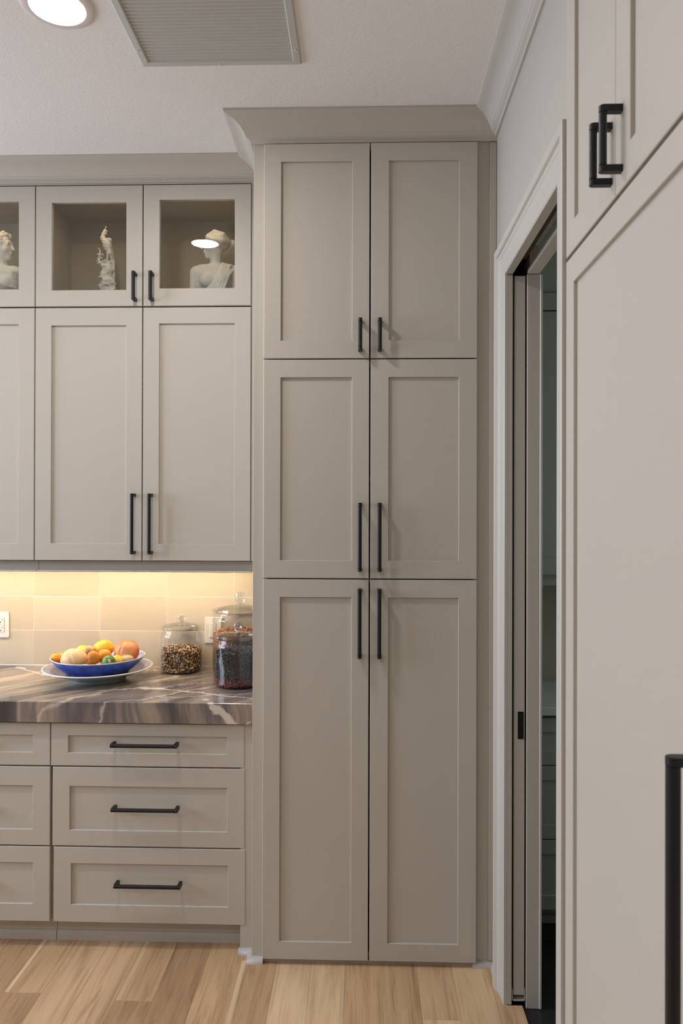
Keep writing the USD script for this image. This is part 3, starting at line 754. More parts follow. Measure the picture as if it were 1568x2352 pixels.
def surface_net(F, lo, h):
    """Naive surface nets: one vertex in each cell that the surface crosses."""
    S = F < 0
    nx, ny, nz = F.shape
    c = np.zeros((nx - 1, ny - 1, nz - 1), np.int16)
    for a in (0, 1):
        for b in (0, 1):
            for d in (0, 1): c += S[a:nx - 1 + a, b:ny - 1 + b, d:nz - 1 + d]
    cells = np.argwhere((c > 0) & (c < 8))
    idx = -np.ones(c.shape, np.int64); idx[tuple(cells.T)] = np.arange(len(cells))
    acc = np.zeros((len(cells), 3)); cnt = np.zeros(len(cells))
    cor = [np.array(q) for q in np.ndindex(2, 2, 2)]
    for p in cor:
        for k in range(3):
            if p[k] == 0:
                q = p.copy(); q[k] = 1
                fa, fb = F[tuple((cells + p).T)], F[tuple((cells + q).T)]
                x = (fa < 0) != (fb < 0)
                t = np.where(x, fa / np.where(x, fa - fb, 1), 0)
                pos = p[None] + t[:, None] * (q - p)[None]
                acc[x] += pos[x]; cnt[x] += 1
    v = lo + h * (cells + acc / cnt[:, None])
    faces = []
    for k in range(3):
        sl0 = [slice(None)] * 3; sl1 = [slice(None)] * 3; sl0[k] = slice(0, -1); sl1[k] = slice(1, None)
        A, B = S[tuple(sl0)], S[tuple(sl1)]
        e = np.argwhere(A != B); flip = A[tuple(e.T)]
        o1, o2 = [(1, 2), (2, 0), (0, 1)][k]
        ok = (e[:, o1] > 0) & (e[:, o2] > 0) & (e[:, o1] < F.shape[o1] - 1) & (e[:, o2] < F.shape[o2] - 1)
        e, flip = e[ok], flip[ok]
        def at(d1, d2):
            q = e.copy(); q[:, o1] -= d1; q[:, o2] -= d2; return idx[tuple(q.T)]
        qd = np.stack([at(1, 1), at(0, 1), at(0, 0), at(1, 0)], 1)
        qd[~flip] = qd[~flip][:, ::-1]
        faces.append(qd)
    qd = np.vstack(faces)
    return trimesh.Trimesh(v, np.vstack([qd[:, [0, 1, 2]], qd[:, [0, 2, 3]]]), process=False)


def ell(P_, c, r):
    q = P_ - np.array(c, np.float32); r = np.array(r, np.float32)
    k0 = np.linalg.norm(q / r, axis=-1); k1 = np.linalg.norm(q / (r * r), axis=-1)
    return k0 * (k0 - 1) / np.maximum(k1, 1e-6)


def cap(P_, a, b, ra, rb):
    a, b = np.array(a, np.float32), np.array(b, np.float32); d = b - a
    t = np.clip(((P_ - a) @ d) / (d @ d), 0, 1)
    return np.linalg.norm(P_ - a - t[..., None] * d, axis=-1) - (ra + t * (rb - ra))


def su(a, b, k=.01):
    h = np.clip(.5 + .5 * (b - a) / k, 0, 1); return b + (a - b) * h - k * h * (1 - h)


def sd(a, b, k=.006):          # a without b
    h = np.clip(.5 - .5 * (a + b) / k, 0, 1); return a + (-b - a) * h + k * h * (1 - h)


def chain(P_, pts, rs, k=.004):
    d = None
    for i in range(len(pts) - 1):
        e = cap(P_, pts[i], pts[i + 1], rs[i], rs[i + 1]); d = e if d is None else su(d, e, k)
    return d


def turn(P_, c, deg):
    a = math.radians(deg); q = P_ - np.array(c, np.float32)
    M = np.array([[math.cos(a), math.sin(a), 0], [-math.sin(a), math.cos(a), 0], [0, 0, 1]], np.float32)
    return q @ M.T + np.array(c, np.float32)


def bust(style):
    """A portrait bust, chest to the room; the head of the 'bun' style looks to -x, the 'curls' style to +x."""
    h = .0026; lo = np.array([-.125, -.085, -.006]); P_ = grid(lo, (.125, .085, .37), h)
    X, Y, Z = P_[..., 0], P_[..., 1], P_[..., 2]
    D = ell(P_, (0, .004, .135), (.078, .046, .070))
    D = su(D, cap(P_, (-.078, .004, .178), (.078, .004, .178), .026, .026), .03)
    for s in (-1, 1):
        D = su(D, cap(P_, (s * .086, .004, .174), (s * .094, .000, .100), .0235, .017), .014)
        D = su(D, ell(P_, (s * .034, -.037, .132), (.029, .021, .027)), .018)
        D = su(D, cap(P_, (s * .062, -.004, .196), (s * .012, -.018, .192), .010, .008), .016)
    D = su(D, cap(P_, (0, .006, .19), (.002 if style == 'bun' else -.002, .003, .255), .0255, .0215), .016)
    D = np.maximum(D, .068 - Z)                                    # cut flat under the chest
    # socle
    Rr = np.sqrt(X * X + (Y - .004) ** 2)
    D = su(D, np.maximum(np.abs(Z - .048) - .030, Rr - .020 - .05 * np.maximum(.045 - Z, 0)), .012)
    D = su(D, np.maximum(np.abs(Z - .014) - .014, Rr - .046), .006)
    # head, built looking to -x, then turned
    flip = 1 if style == 'bun' else -1
    Q = P_.copy(); Q[..., 0] *= flip
    Q = turn(Q, (.002, .003, 0), 16 if style == 'bun' else 12)
    x, y, z = Q[..., 0], Q[..., 1], Q[..., 2]
    Hd = ell(Q, (.008, .003, .303), (.046, .037, .041))
    Hd = su(Hd, ell(Q, (-.016, .003, .284), (.034, .029, .046)), .012)
    Hd = su(Hd, cap(Q, (.006, .003, .262), (-.034, .003, .245), .020, .0115), .012)
    Hd = su(Hd, cap(Q, (-.046, .003, .300), (-.0585, .003, .2755), .0042, .0062), .006)
    Hd = su(Hd, cap(Q, (-.044, -.012, .304), (-.044, .018, .304), .0055, .0055), .008)
    for s in (-1, 1):
        Hd = sd(Hd, ell(Q, (-.049, .003 + s * .015, .2935), (.0075, .0095, .0060)), .006)
        Hd = su(Hd, ell(Q, (-.0395, .003 + s * .0150, .2935), (.0062, .0080, .0055)), .002)
        Hd = su(Hd, ell(Q, (.010, .003 + s * .0365, .286), (.0085, .0045, .0125)), .004)
        Hd = su(Hd, ell(Q, (-.028, .003 + s * .020, .272), (.014, .010, .012)), .010)
    Hd = su(Hd, ell(Q, (-.0480, .003, .2640), (.0050, .0095, .0030)), .003)
    Hd = su(Hd, ell(Q, (-.0465, .003, .2585), (.0052, .0085, .0034)), .003)
    D = su(D, Hd, .012)
    # hair
    if style == 'bun':
        hair = ell(Q, (.013, .003, .309), (.046, .0405, .0385)) + .0024 * np.sin(190 * (z + .55 * x) + 7 * np.sin(40 * y))
        hair = np.maximum(hair, -(x + .034 - .5 * (.315 - z)))
        hair = su(hair, chain(Q, [(-.032, .003, .333), (-.006, -.018, .342), (.028, -.026, .330), (.050, -.012, .312), (.064, .003, .306)], (.007, .009, .010, .010, .009)), .006)
        hair = su(hair, chain(Q, [(-.034, .003, .330), (-.038, -.022, .314), (-.014, -.038, .300), (.022, -.038, .298), (.050, -.014, .300)], (.006, .008, .009, .009, .008)), .006)
        hair = su(hair, ell(Q, (-.012, .003, .346), (.011, .008, .006)), .005)
        bunb = ell(Q, (.0715, .003, .303), (.0165, .0165, .0185)) + .0015 * np.sin(330 * (z - .303) + 160 * (x - .07))
        D = su(su(D, hair, .003), bunb, .004)
    else:
        hair = ell(Q, (.012, .003, .309), (.047, .041, .039))
        hair = np.maximum(hair, -(x + .036 - .4 * (.318 - z)))
        r_ = random.Random(5)
        for i in range(80):
            th, ph = r_.uniform(0, 2 * math.pi), r_.uniform(-.25, 1.35)
            c = (.010 + .046 * math.cos(ph) * math.cos(th), .003 + .041 * math.cos(ph) * math.sin(th), .309 + .038 * math.sin(ph))
            if c[0] < -.022 and c[2] < .318: continue
            hair = su(hair, ell(Q, c, (r_.uniform(.006, .0095),) * 3), .003)
        for c in ((-.030, -.008, .340), (-.026, .014, .344), (-.010, -.002, .352), (-.036, .006, .334)):
            hair = su(hair, ell(Q, c, (.011, .010, .009)), .003)
        D = su(D, hair, .003)
    # drapery: folds from one shoulder across the chest
    s = 1 if style == 'bun' else -1
    if style == 'bun':
        for i in range(6):
            t = i / 5
            a = (.034 + .050 * t, -.006 - .010 * (1 - t), .208 - .012 * t)
            b = (.030 + .034 * t, -.050 + .006 * t, .150 - .006 * t)
            c = (-.040 + .078 * t, -.058 + .004 * t, .068)
            D = su(D, chain(P_, [a, b, c], (.0044, .0050, .0056)), .0026)
            D = su(D, chain(P_, [a, (.05 + .04 * t, .03, .19), (.04 + .03 * t, .045, .10)], (.0055, .006, .007)), .0045)
        D = su(D, cap(P_, (.070, -.022, .196), (.066, -.028, .190), .0062, .0062), .003)
    else:
        for i in range(6):
            t = i / 5
            D = su(D, chain(P_, [(-.060 + .006 * i, -.020, .208 - .002 * i), (.0, -.044 - .003 * i, .176 - .010 * i), (.060, -.034, .172 - .012 * i), (.098, .002, .178 - .016 * i)], (.0065, .0070, .0070, .0065)), .005)
        for i in range(3):
            D = su(D, chain(P_, [(-.06 - .012 * i, -.014, .206 - .006 * i), (-.078 - .01 * i, -.03, .150), (-.07 - .008 * i, -.034, .072)], (.007, .007, .008)), .006)
    m = surface_net(D, lo, h)
    m.update_faces(m.nondegenerate_faces())
    m = max(m.split(only_watertight=False), key=lambda q: len(q.faces))
    return m


def bird_on_rock():
    h = .0016; lo = np.array([-.05, -.045, -.004]); P_ = grid(lo, (.06, .045, .380), h)
    X, Y, Z = P_[..., 0], P_[..., 1], P_[..., 2]
    # rock: a tapering, pierced stump
    Rr = np.sqrt((X - .004 - .02 * np.clip(.12 - Z, 0, 1)) ** 2 * 1.0 + (Y * 1.25) ** 2)
    nz = meshkit.fbm(P_ * 42.0, 3, 3).astype(np.float32) - .5
    D = np.maximum(Rr - (.0385 - .115 * np.clip(Z - .07, 0, 1)) - .030 * nz, Z - .226 - .03 * nz)
    for c, r in (((.004, -.034, .160), (.008, .016, .014)), ((.012, -.036, .128), (.011, .016, .010)), ((-.012, -.036, .108), (.008, .014, .007)), ((.018, -.034, .176), (.005, .014, .006)), ((.000, -.04, .070), (.012, .014, .009)), ((.024, -.036, .09), (.006, .014, .012))):
        D = sd(D, ell(P_, c, r), .005)
    # ledges on the rock
    for i, (a, z) in enumerate(((2.6, .10), (3.6, .075), (4.9, .12), (5.6, .06), (3.0, .045), (4.2, .15))):
        D = su(D, ell(P_, (.004 + .034 * math.cos(a), .030 * math.sin(a), z), (.011, .009, .005)), .004)
    # bird
    B = ell(P_, (.003, 0, .300), (.0175, .016, .026))
    B = su(B, ell(P_, (.010, 0, .287), (.0145, .014, .022)), .010)
    B = su(B, ell(P_, (.0135, 0, .317), (.0125, .012, .010)), .008)
    B = su(B, chain(P_, [(-.006, 0, .312), (-.0145, 0, .326), (-.0115, 0, .343), (-.006, 0, .354)], (.013, .0105, .0078, .0066)), .006)
    B = su(B, ell(P_, (-.0045, 0, .3575), (.0080, .0062, .0070)), .004)
    B = su(B, cap(P_, (.000, 0, .3565), (.0072, 0, .3520), .0034, .0012), .002)
    B = su(B, cap(P_, (-.001, 0, .346), (.0035, 0, .343), .003, .002), .002)
    B = su(B, cap(P_, (-.0050, 0, .363), (-.0015, 0, .372), .0022, .0016), .002)
    B = su(B, ell(P_, (-.0008, 0, .3745), (.0032, .003, .0030)), .001)
    B = B + .0006 * np.sin(520 * (Z + .4 * X))
    # wing tips and tail sweeping down behind the rock
    for i in range(4):
        B = su(B, chain(P_, [(.012 + .002 * i, .004 * (i - 1.5), .290), (.020 + .0016 * i, .006 * (i - 1.5), .258), (.024 + .002 * i, .010, .225), (.030, .014, .185 - .01 * i)], (.0062, .0056, .0050, .0040)), .003)
    for s in (-1, 1):
        B = su(B, chain(P_, [(.008, s * .006, .282), (.0085, s * .006, .256), (.006, s * .006, .222)], (.0062, .0036, .0032)), .004)
    D = su(D, B, .003)
    # blossoming branch at the left
    br = chain(P_, [(-.010, -.004, .205), (-.026, -.008, .222), (-.028, -.006, .245), (-.024, -.004, .268), (-.031, -.006, .284)], (.0042, .0036, .0032, .0028, .0018))
    r_ = random.Random(11)
    for i in range(16):
        t = r_.uniform(0, 1); z = .208 + .075 * t
        c = (-.026 + r_.uniform(-.009, .012), -.006 + r_.uniform(-.008, .006), z)
        br = su(br, ell(P_, c, (r_.uniform(.0035, .0065), .004, r_.uniform(.0018, .0036))), .0015)
    br = su(br, cap(P_, (-.026, -.006, .258), (-.010, -.004, .254), .0024, .0030), .002)
    D = su(D, br, .002)
    m = surface_net(D, lo, h)
    m.update_faces(m.nondegenerate_faces())
    return max(m.split(only_watertight=False), key=lambda q: len(q.faces))


ZS = UZ[1] + .0125
for nm_, mk, x, y, label in (('bust', lambda: bust('bun'), -.632, 3.150, 'white classical bust of a woman with a bun, head turned left'),
                             ('bust', lambda: bust('curls'), -1.556, 3.150, 'white classical bust with curly hair and draped shoulders at the left edge'),
                             ('bird_carving', bird_on_rock, -1.103, 3.150, 'white carving of a crested bird perched on a pierced rock')):
    m = mk(); m.apply_translation((x, y, ZS))
    solo(nm_, m, CERAMIC, label, 'statue', 'white statues in the display cabinets', smooth=True)

# ================================================================== JARS AND THEIR CONTENTS
ZW = .914
PALE_SEED = mat('mixed_seed_colours', {'g': ('geometry', {}), 'vo': ('voronoi_texture', {'scale': 170.0}), 'se': ('separate_color', {}), 'r': ('rgb_ramp', {'interpolate': False, 'ramp': [(0, lin(52, 34, 22)), (.20, lin(104, 66, 38)), (.34, lin(46, 32, 24)), (.46, lin(216, 188, 134)), (.62, lin(146, 94, 48)), (.74, lin(236, 218, 176)), (.90, lin(176, 112, 52))]}),
                                       'p': ('principled_bsdf', {'roughness': .5})}, [('g.position', 'vo.vector'), ('vo.color', 'se.color'), ('se.r', 'r.fac'), ('r.color', 'p.base_color')])
NUTS = mat('orange_brown_seed_colours', {'g': ('geometry', {}), 'vo': ('voronoi_texture', {'scale': 170.0}), 'se': ('separate_color', {}), 'r': ('rgb_ramp', {'ramp': [(0, lin(112, 62, 32)), (.35, lin(160, 98, 54)), (.7, lin(196, 136, 82)), (1, lin(132, 76, 46))]}),
                                         'p': ('principled_bsdf', {'roughness': .5})}, [('g.position', 'vo.vector'), ('vo.color', 'se.color'), ('se.r', 'r.fac'), ('r.color', 'p.base_color')])
BEANB = mat('black_bean_colours', {'g': ('geometry', {}), 'vo': ('voronoi_texture', {'scale': 170.0}), 'se': ('separate_color', {}), 'r': ('rgb_ramp', {'ramp': [(0, (.006, .006, .008)), (1, (.022, .021, .024))]}), 'p': ('principled_bsdf', {'roughness': .32})}, [('g.position', 'vo.vector'), ('vo.color', 'se.color'), ('se.r', 'r.fac'), ('r.color', 'p.base_color')])
BEANR = mat('red_bean_colours', {'g': ('geometry', {}), 'vo': ('voronoi_texture', {'scale': 170.0}), 'se': ('separate_color', {}), 'r': ('rgb_ramp', {'ramp': [(0, lin(70, 16, 16)), (1, lin(120, 34, 30))]}), 'p': ('principled_bsdf', {'roughness': .3})}, [('g.position', 'vo.vector'), ('vo.color', 'se.color'), ('se.r', 'r.fac'), ('r.color', 'p.base_color')])


def grains(cx, cy_, r, z0, z1, size, seed, mound=.008, step=1.0, tilt=0.0, top=True):
    """Loose grains: those that touch the glass and those on top, over a plain core."""
    q = np.random.default_rng(seed)
    base = trimesh.creation.icosphere(1); bv, bf = np.array(base.vertices), np.array(base.faces)
    ctr = []
    dz = size[1] * 1.45 * step; da = size[0] * 1.6 * step
    z = z0 + size[1]
    while z < z1:
        n = int(2 * math.pi * r / da)
        for k in range(n):
            a = 2 * math.pi * (k + q.uniform(-.4, .4)) / n
            zt = z + q.uniform(-.4, .4) * dz
            if zt > z1 + tilt * math.cos(a): continue
            rr = r - size[2] * q.uniform(1.0, 1.7)
            ctr.append((rr * math.cos(a), rr * math.sin(a), zt))
        z += dz
    if top:
        n = int(math.pi * r * r / (da * da) * 1.25)
        for k in range(n):
            rr = (r - size[0]) * math.sqrt((k + .5) / n); a = k * 2.39996 + q.uniform(-.3, .3)
            ctr.append((rr * math.cos(a), rr * math.sin(a), z1 + tilt * rr / r * math.cos(a) + mound * (1 - (rr / r) ** 2) * q.uniform(.5, 1.1) + q.uniform(-.002, .002)))
    ctr = np.array(ctr); n = len(ctr)
    M = trimesh.transformations
    rot = np.array([M.random_rotation_matrix(q.random(3))[:3, :3] for _ in range(n)])
    sc = np.array(size) * q.uniform(.75, 1.15, (n, 3))
    v = np.einsum('nij,nkj->nki', rot, bv[None] * sc[:, None]) + ctr[:, None]
    # keep inside the glass
    rad = np.linalg.norm(v[..., :2], axis=-1); lim = r - .0006
    k = np.where(rad > lim, lim / np.maximum(rad, 1e-9), 1.0); v[..., :2] *= k[..., None]
    v[..., 2] = np.maximum(v[..., 2], z0)
    f = (bf[None] + (np.arange(n) * len(bv))[:, None, None]).reshape(-1, 3)
    core = lathe([(0, z0 + .001), (r - size[0] * 1.3, z0 + .001), (r - size[0] * 1.3, z1 - size[1] - abs(tilt)), (0, z1 - size[1] + mound * .4 - abs(tilt))], 40)
    m = cat_([tm(v.reshape(-1, 3), f), core]); m.apply_translation((cx, cy_, 0))
    return m


def jar(label, cx, cy_, r, hb, hk, kr):
    """A wide glass jar with a domed knob lid: hb = height of the rim, hk = of the knob's top."""
    t = thing('glass_jar', label, 'jar', (cx, cy_, ZW), 'glass storage jars on the worktop')
    w = .0028; c = (cx, cy_, ZW)
    rn = r * .885       # neck
    out = [(0, .0004), (r - .014, .0004), (r - .006, .003), (r - .001, .010), (r, .018), (r, hb - .034), (r - .002, hb - .026), (rn + .004, hb - .016), (rn, hb - .011), (rn, hb - .006), (rn + .0035, hb - .004), (rn + .004, hb - .001), (rn + .001, hb)]
    inn = [(rn - .002, hb - .001), (rn - .003, hb - .012), (r - w - .003, hb - .028), (r - w, hb - .036), (r - w, .020), (r - w - .004, .011), (r - .014, .0075), (0, .0075)]
    part(t, 'glass_body', lathe(out + inn, 72, c), JARGLASS, smooth=40)
    rl = r * 1.005
    lid_o = [(rn - .006, hb - .006), (rn - .005, hb + .0010), (rl - .004, hb + .0010), (rl, hb + .004), (rl - .002, hb + .008), (rl * .80, hb + .013), (rl * .52, hb + .0185), (kr * 1.25, hb + .0225), (kr * .86, hb + .026),
             (kr * .80, hb + .030), (kr * .98, hb + .036), (kr * 1.02, (hb + hk) / 2 + .017), (kr * .92, hk - .006), (kr * .62, hk - .0012), (0, hk)]
    lid_i = [(0, hk - .006), (kr * .5, hk - .010), (kr * .55, hb + .030), (kr * .5, hb + .020), (rl * .5, hb + .0145), (rl * .78, hb + .0095), (rn - .010, hb + .003), (rn - .0095, hb - .006), (rn - .006, hb - .006)]
    part(t, 'lid', lathe(lid_o + lid_i, 72, c), LIDGLASS, 'clear domed glass lid with a knob', smooth=40)
    return t


JA = (-.7936, 3.232, .0900)
JB = (-.533, 3.208, .1180)
JC = (-.5035, 2.977, .0950)
jar('glass jar with a knob lid, half full of mixed brown and cream seeds', *JA, .190, .252, .0185)
jar('largest glass jar, behind the black bean jar, filled with orange-brown seeds', *JB, .268, .352, .0240)
jar('front glass jar of black and dark red beans beside the tall cabinet', *JC, .194, .254, .0185)
solo('mixed_seeds', grains(JA[0], JA[1], JA[2] - .0032, ZW + .0085, ZW + .098, (.0052, .0024, .0034), 1, .010), PALE_SEED, 'mixed brown and cream seeds filling half of a glass jar', 'seeds', kind='stuff', smooth=True)
solo('orange_seeds', grains(JB[0], JB[1], JB[2] - .0032, ZW + .0085, ZW + .176, (.0056, .0034, .0042), 2, .014), NUTS, 'orange-brown seeds filling the largest glass jar', 'seeds', kind='stuff', smooth=True)
solo('red_beans', grains(JC[0], JC[1], JC[2] - .0032, ZW + .0085, ZW + .037, (.0052, .0032, .0036), 3, .0, top=False), BEANR, 'layer of dark red beans at the bottom of the front jar', 'beans', kind='stuff', smooth=True)
solo('black_beans', grains(JC[0], JC[1], JC[2] - .0032, ZW + .0390, ZW + .137, (.0046, .0028, .0032), 4, .012, tilt=.004), BEANB, 'black beans filling the front jar above the red layer', 'beans', kind='stuff', smooth=True)

# ================================================================== PLATTER, BOWL, FRUIT
PCX, PCY = -1.0985, 3.060


def radial_stripes(name, cx, cy_, white, blue, n, r0, r1, inner, z_lo):
    """Glazed ware: short blue rays round a white rim, a blue wash within them; the underside stays plain."""
    return mat(name, {
        'g': ('geometry', {}), 'o': ('vector_math', {'math_type': 'subtract', 'vector2': (cx, cy_, 0)}), 's': ('separate_xyz', {}),
        'at': ('math', {'math_type': 'arctan2'}), 'mu': ('math', {'math_type': 'multiply', 'value2': n / (2 * math.pi)}), 'fr': ('math', {'math_type': 'fraction'}),
        'cm': ('math', {'math_type': 'greater_than', 'value2': .52}),
        'xx': ('math', {'math_type': 'multiply'}), 'yy': ('math', {'math_type': 'multiply'}), 'sm': ('math', {'math_type': 'add'}), 'rr': ('math', {'math_type': 'sqrt'}),
        'a': ('math', {'math_type': 'greater_than', 'value2': r0}), 'b': ('math', {'math_type': 'less_than', 'value2': r1}), 'ab': ('math', {'math_type': 'multiply'}), 'abc': ('math', {'math_type': 'multiply'}),
        'i': ('math', {'math_type': 'less_than', 'value2': r0}),
        'n': ('noise_texture', {'scale': 22, 'detail': 3.0}), 'nr': ('rgb_ramp', {'ramp': [(.35, inner[0]), (.65, inner[1])]}),
        'x1': ('mix_color', {'blend_type': 'mix', 'a': white, 'b': blue}), 'x2': ('mix_color', {'blend_type': 'mix'}),
        'p': ('principled_bsdf', {'roughness': .14, 'coat_weight': .3}),
    }, [('g.position', 'o.vector1'), ('o.vector', 's.vector'), ('s.y', 'at.value1'), ('s.x', 'at.value2'), ('at.value', 'mu.value1'), ('mu.value', 'fr.value1'), ('fr.value', 'cm.value1'),
        ('s.x', 'xx.value1'), ('s.x', 'xx.value2'), ('s.y', 'yy.value1'), ('s.y', 'yy.value2'), ('xx.value', 'sm.value1'), ('yy.value', 'sm.value2'), ('sm.value', 'rr.value1'),
        ('rr.value', 'a.value1'), ('rr.value', 'b.value1'), ('a.value', 'ab.value1'), ('b.value', 'ab.value2'), ('ab.value', 'abc.value1'), ('cm.value', 'abc.value2'), ('rr.value', 'i.value1'),
        ('abc.value', 'x1.fac'), ('g.position', 'n.vector'), ('n.fac', 'nr.fac'), ('x1.result', 'x2.a'), ('nr.color', 'x2.b'), ('i.value', 'x2.fac'), ('x2.result', 'p.base_color')])


GLAZEW = plain('white_glaze', lin(232, 230, 224), .14, .5, coat=.3)
CELADON = plain('pale_celadon_glaze', lin(176, 186, 182), .18, .5, coat=.3)
BLUE = mat('cobalt_glaze', {'g': ('geometry', {}), 'n': ('noise_texture', {'scale': 20, 'detail': 4.0}), 'r': ('rgb_ramp', {'ramp': [(.3, lin(36, 56, 150)), (.7, lin(78, 106, 198))]}), 'p': ('principled_bsdf', {'roughness': .15, 'coat_weight': .4})},
           [('g.position', 'n.vector'), ('n.fac', 'r.fac'), ('r.color', 'p.base_color')])
PTOP = radial_stripes('striped_platter_glaze', PCX, PCY, lin(226, 222, 214), lin(70, 74, 118), 74, .186, .214, (lin(120, 122, 150), lin(150, 150, 170)), 0)
BTOP = radial_stripes('striped_bowl_glaze', PCX, PCY, lin(228, 224, 216), lin(50, 62, 132), 66, .160, .184, (lin(70, 84, 150), lin(120, 130, 176)), 0)
pl_ = thing('platter', 'large round platter with a blue-striped white rim under the fruit bowl', 'plate', (PCX, PCY, ZW))
c = (PCX, PCY, ZW)
part(pl_, 'underside', lathe([(0, .006), (.098, .005), (.102, .0002), (.108, .0002), (.113, .006), (.120, .016), (.136, .022), (.170, .034), (.205, .0475), (.2175, .0505)], 96, c), CELADON, 'pale green-grey glazed underside and foot', smooth=40)
part(pl_, 'rim', lathe([(.2175, .0505), (.2205, .0525), (.2200, .0552), (.2165, .0560)], 96, c), GLAZEW, smooth=60)
part(pl_, 'top', lathe([(.2165, .0560), (.205, .0535), (.186, .0470), (.165, .0380), (.135, .0290), (.10, .0270), (0, .0270)], 96, c), PTOP, 'blue-washed top with short blue rays', smooth=40)
bw = thing('fruit_bowl', 'shallow cobalt blue bowl of fruit on the striped platter', 'bowl', (PCX, PCY, ZW + .0272))
c = (PCX, PCY, ZW + .0272)
part(bw, 'outside', lathe([(0, .004), (.100, .003), (.104, .0004), (.112, .0004), (.120, .004), (.146, .022), (.168, .042), (.182, .058), (.1865, .066)], 96, c), BLUE, smooth=40)
part(bw, 'rim', lathe([(.1865, .066), (.1885, .0685), (.1880, .0705), (.1850, .0705)], 96, c), GLAZEW, 'white rim', smooth=60)
part(bw, 'inside', lathe([(.1850, .0705), (.180, .063), (.164, .046), (.142, .027), (.116, .012), (0, .009)], 96, c), BTOP, 'white inside with blue rays below the rim', smooth=40)


def fruit_mat(name, c0, c1, c2, scale=9.0, rough=.42, bump=(260, .25, .002), axis=(0, 0, 1), ctr=(0, 0, 0), r=.03):
    return mat(name, {'g': ('geometry', {}), 'n': ('noise_texture', {'scale': scale * 2, 'detail': 2.0}), 'rp': ('rgb_ramp', {'ramp': [(.32, tuple(k * .80 for k in c0)), (.5, tuple(k * .84 for k in c1)), (.68, tuple(k * .90 for k in c2))]}),
                      'bn': ('noise_texture', {'scale': bump[0], 'detail': 2.0}), 'b': ('bump', {'strength': bump[1], 'distance': bump[2]}),
                      'p': ('principled_bsdf', {'roughness': rough, 'subsurface_weight': .12, 'subsurface_scale': .004})},
               [('g.position', 'n.vector'), ('n.fac', 'rp.fac'), ('rp.color', 'p.base_color'), ('g.position', 'bn.vector'), ('bn.fac', 'b.height'), ('b.normal', 'p.normal')])


FM = {
    'orange': fruit_mat('orange_peel', lin(236, 138, 22), lin(244, 156, 34), lin(248, 170, 50)),
    'golden': fruit_mat('golden_peel', lin(246, 160, 24), lin(250, 186, 44), lin(252, 200, 60)),
    'mandarin': fruit_mat('mandarin_peel', lin(196, 116, 24), lin(222, 138, 30), lin(236, 152, 46)),
    'lemon': fruit_mat('lemon_peel', lin(240, 190, 40), lin(250, 206, 56), lin(252, 218, 84)),
    'pale': fruit_mat('pale_peach_skin', lin(240, 178, 132), lin(244, 206, 160), lin(226, 200, 132), 7, .5, (400, .1, .001)),
    'peach': fruit_mat('red_peach_skin', lin(222, 88, 52), lin(240, 150, 92), lin(248, 200, 140), 6, .5, (400, .1, .001)),
    'green': fruit_mat('green_fruit_skin', lin(70, 116, 30), lin(96, 140, 44), lin(112, 152, 58), 8, .4, (420, .4, .002)),
    'beige': fruit_mat('beige_fruit_skin', lin(206, 160, 104), lin(224, 184, 130), lin(232, 198, 148), 12, .5),
}


def fruit(name, label, cat, px, py, pz, r, kind, squash=(1, 1, 1), dent=0.0, stem=None, furrow=None, tipd=None, sticker=None):
    """A fruit's skin: a ball with its own bulges, a dimple at the stem and, on a peach, a furrow."""
    b = trimesh.creation.icosphere(4); v = np.array(b.vertices)
    d = v.copy()
    k = 1 + .05 * (meshkit.fbm(d * 1.6 + px * 37, 2, int(1000 * r) % 97) - .5)
    if stem is not None:
        s = np.array(stem, float); s /= np.linalg.norm(s)
        k -= dent * np.exp(-((1 - d @ s) / .030)) - 0
        k -= dent * .5 * np.exp(-((1 + d @ s) / .03))
    if furrow is not None:
        n = np.array(furrow, float); n /= np.linalg.norm(n)
        k -= .055 * np.exp(-(d @ n) ** 2 / .008) * (d[:, 1] < .55)
    if tipd is not None:
        s = np.array(tipd, float); s /= np.linalg.norm(s)
        k += .16 * np.exp(-((1 - d @ s) / .035)) + .12 * np.exp(-((1 + d @ s) / .03))
    v = d * k[:, None] * r * np.array(squash)
    t = thing(name, label, cat, (px, py, pz - r * squash[2]), 'fruit in the blue bowl')
    part(t, 'skin', tm(v + (px, py, pz), b.faces), FM[kind], smooth=True)
    if stem is not None:
        q = np.array([px, py, pz]) + s * r * np.array(squash) * (1 - dent * .8)
        part(t, 'stem', tube([q - s * .002, q + s * .0012, q + s * .0028], (.0026, .0024, .0014), 8), STEM, smooth=True)
    if sticker is not None:
        s2 = np.array(sticker, float); s2 /= np.linalg.norm(s2)
        e1 = np.cross(s2, (0, 0, 1)); e1 /= np.linalg.norm(e1); e2 = np.cross(e1, s2)
        rs = np.linspace(0, 1, 6); an = np.linspace(0, 2 * math.pi, 24, endpoint=False); vv, ff = [], []
        for side, off in ((0, 1.012), (1, 1.004)):
            for q in rs:
                for a in an:
                    w = s2 * 1.0 + (e1 * math.cos(a) * .22 + e2 * math.sin(a) * .32) * q
                    w /= np.linalg.norm(w); kk = 1 + .05 * (meshkit.fbm(w[None] * 1.6 + px * 37, 2, int(1000 * r) % 97)[0] - .5)
                    vv.append(np.array([px, py, pz]) + w * r * np.array(squash) * kk * off)
        for i in range(5):
            for j in range(24):
                a, b_ = i * 24 + j, i * 24 + (j + 1) % 24
                ff += [(a, b_, b_ + 24), (a, b_ + 24, a + 24)]
        mm = trimesh.Trimesh(np.array(vv), np.array(ff), process=False); mm.fix_normals()
        part(t, 'sticker', mm, STICK, 'small printed white fruit sticker', smooth=True)
    return t


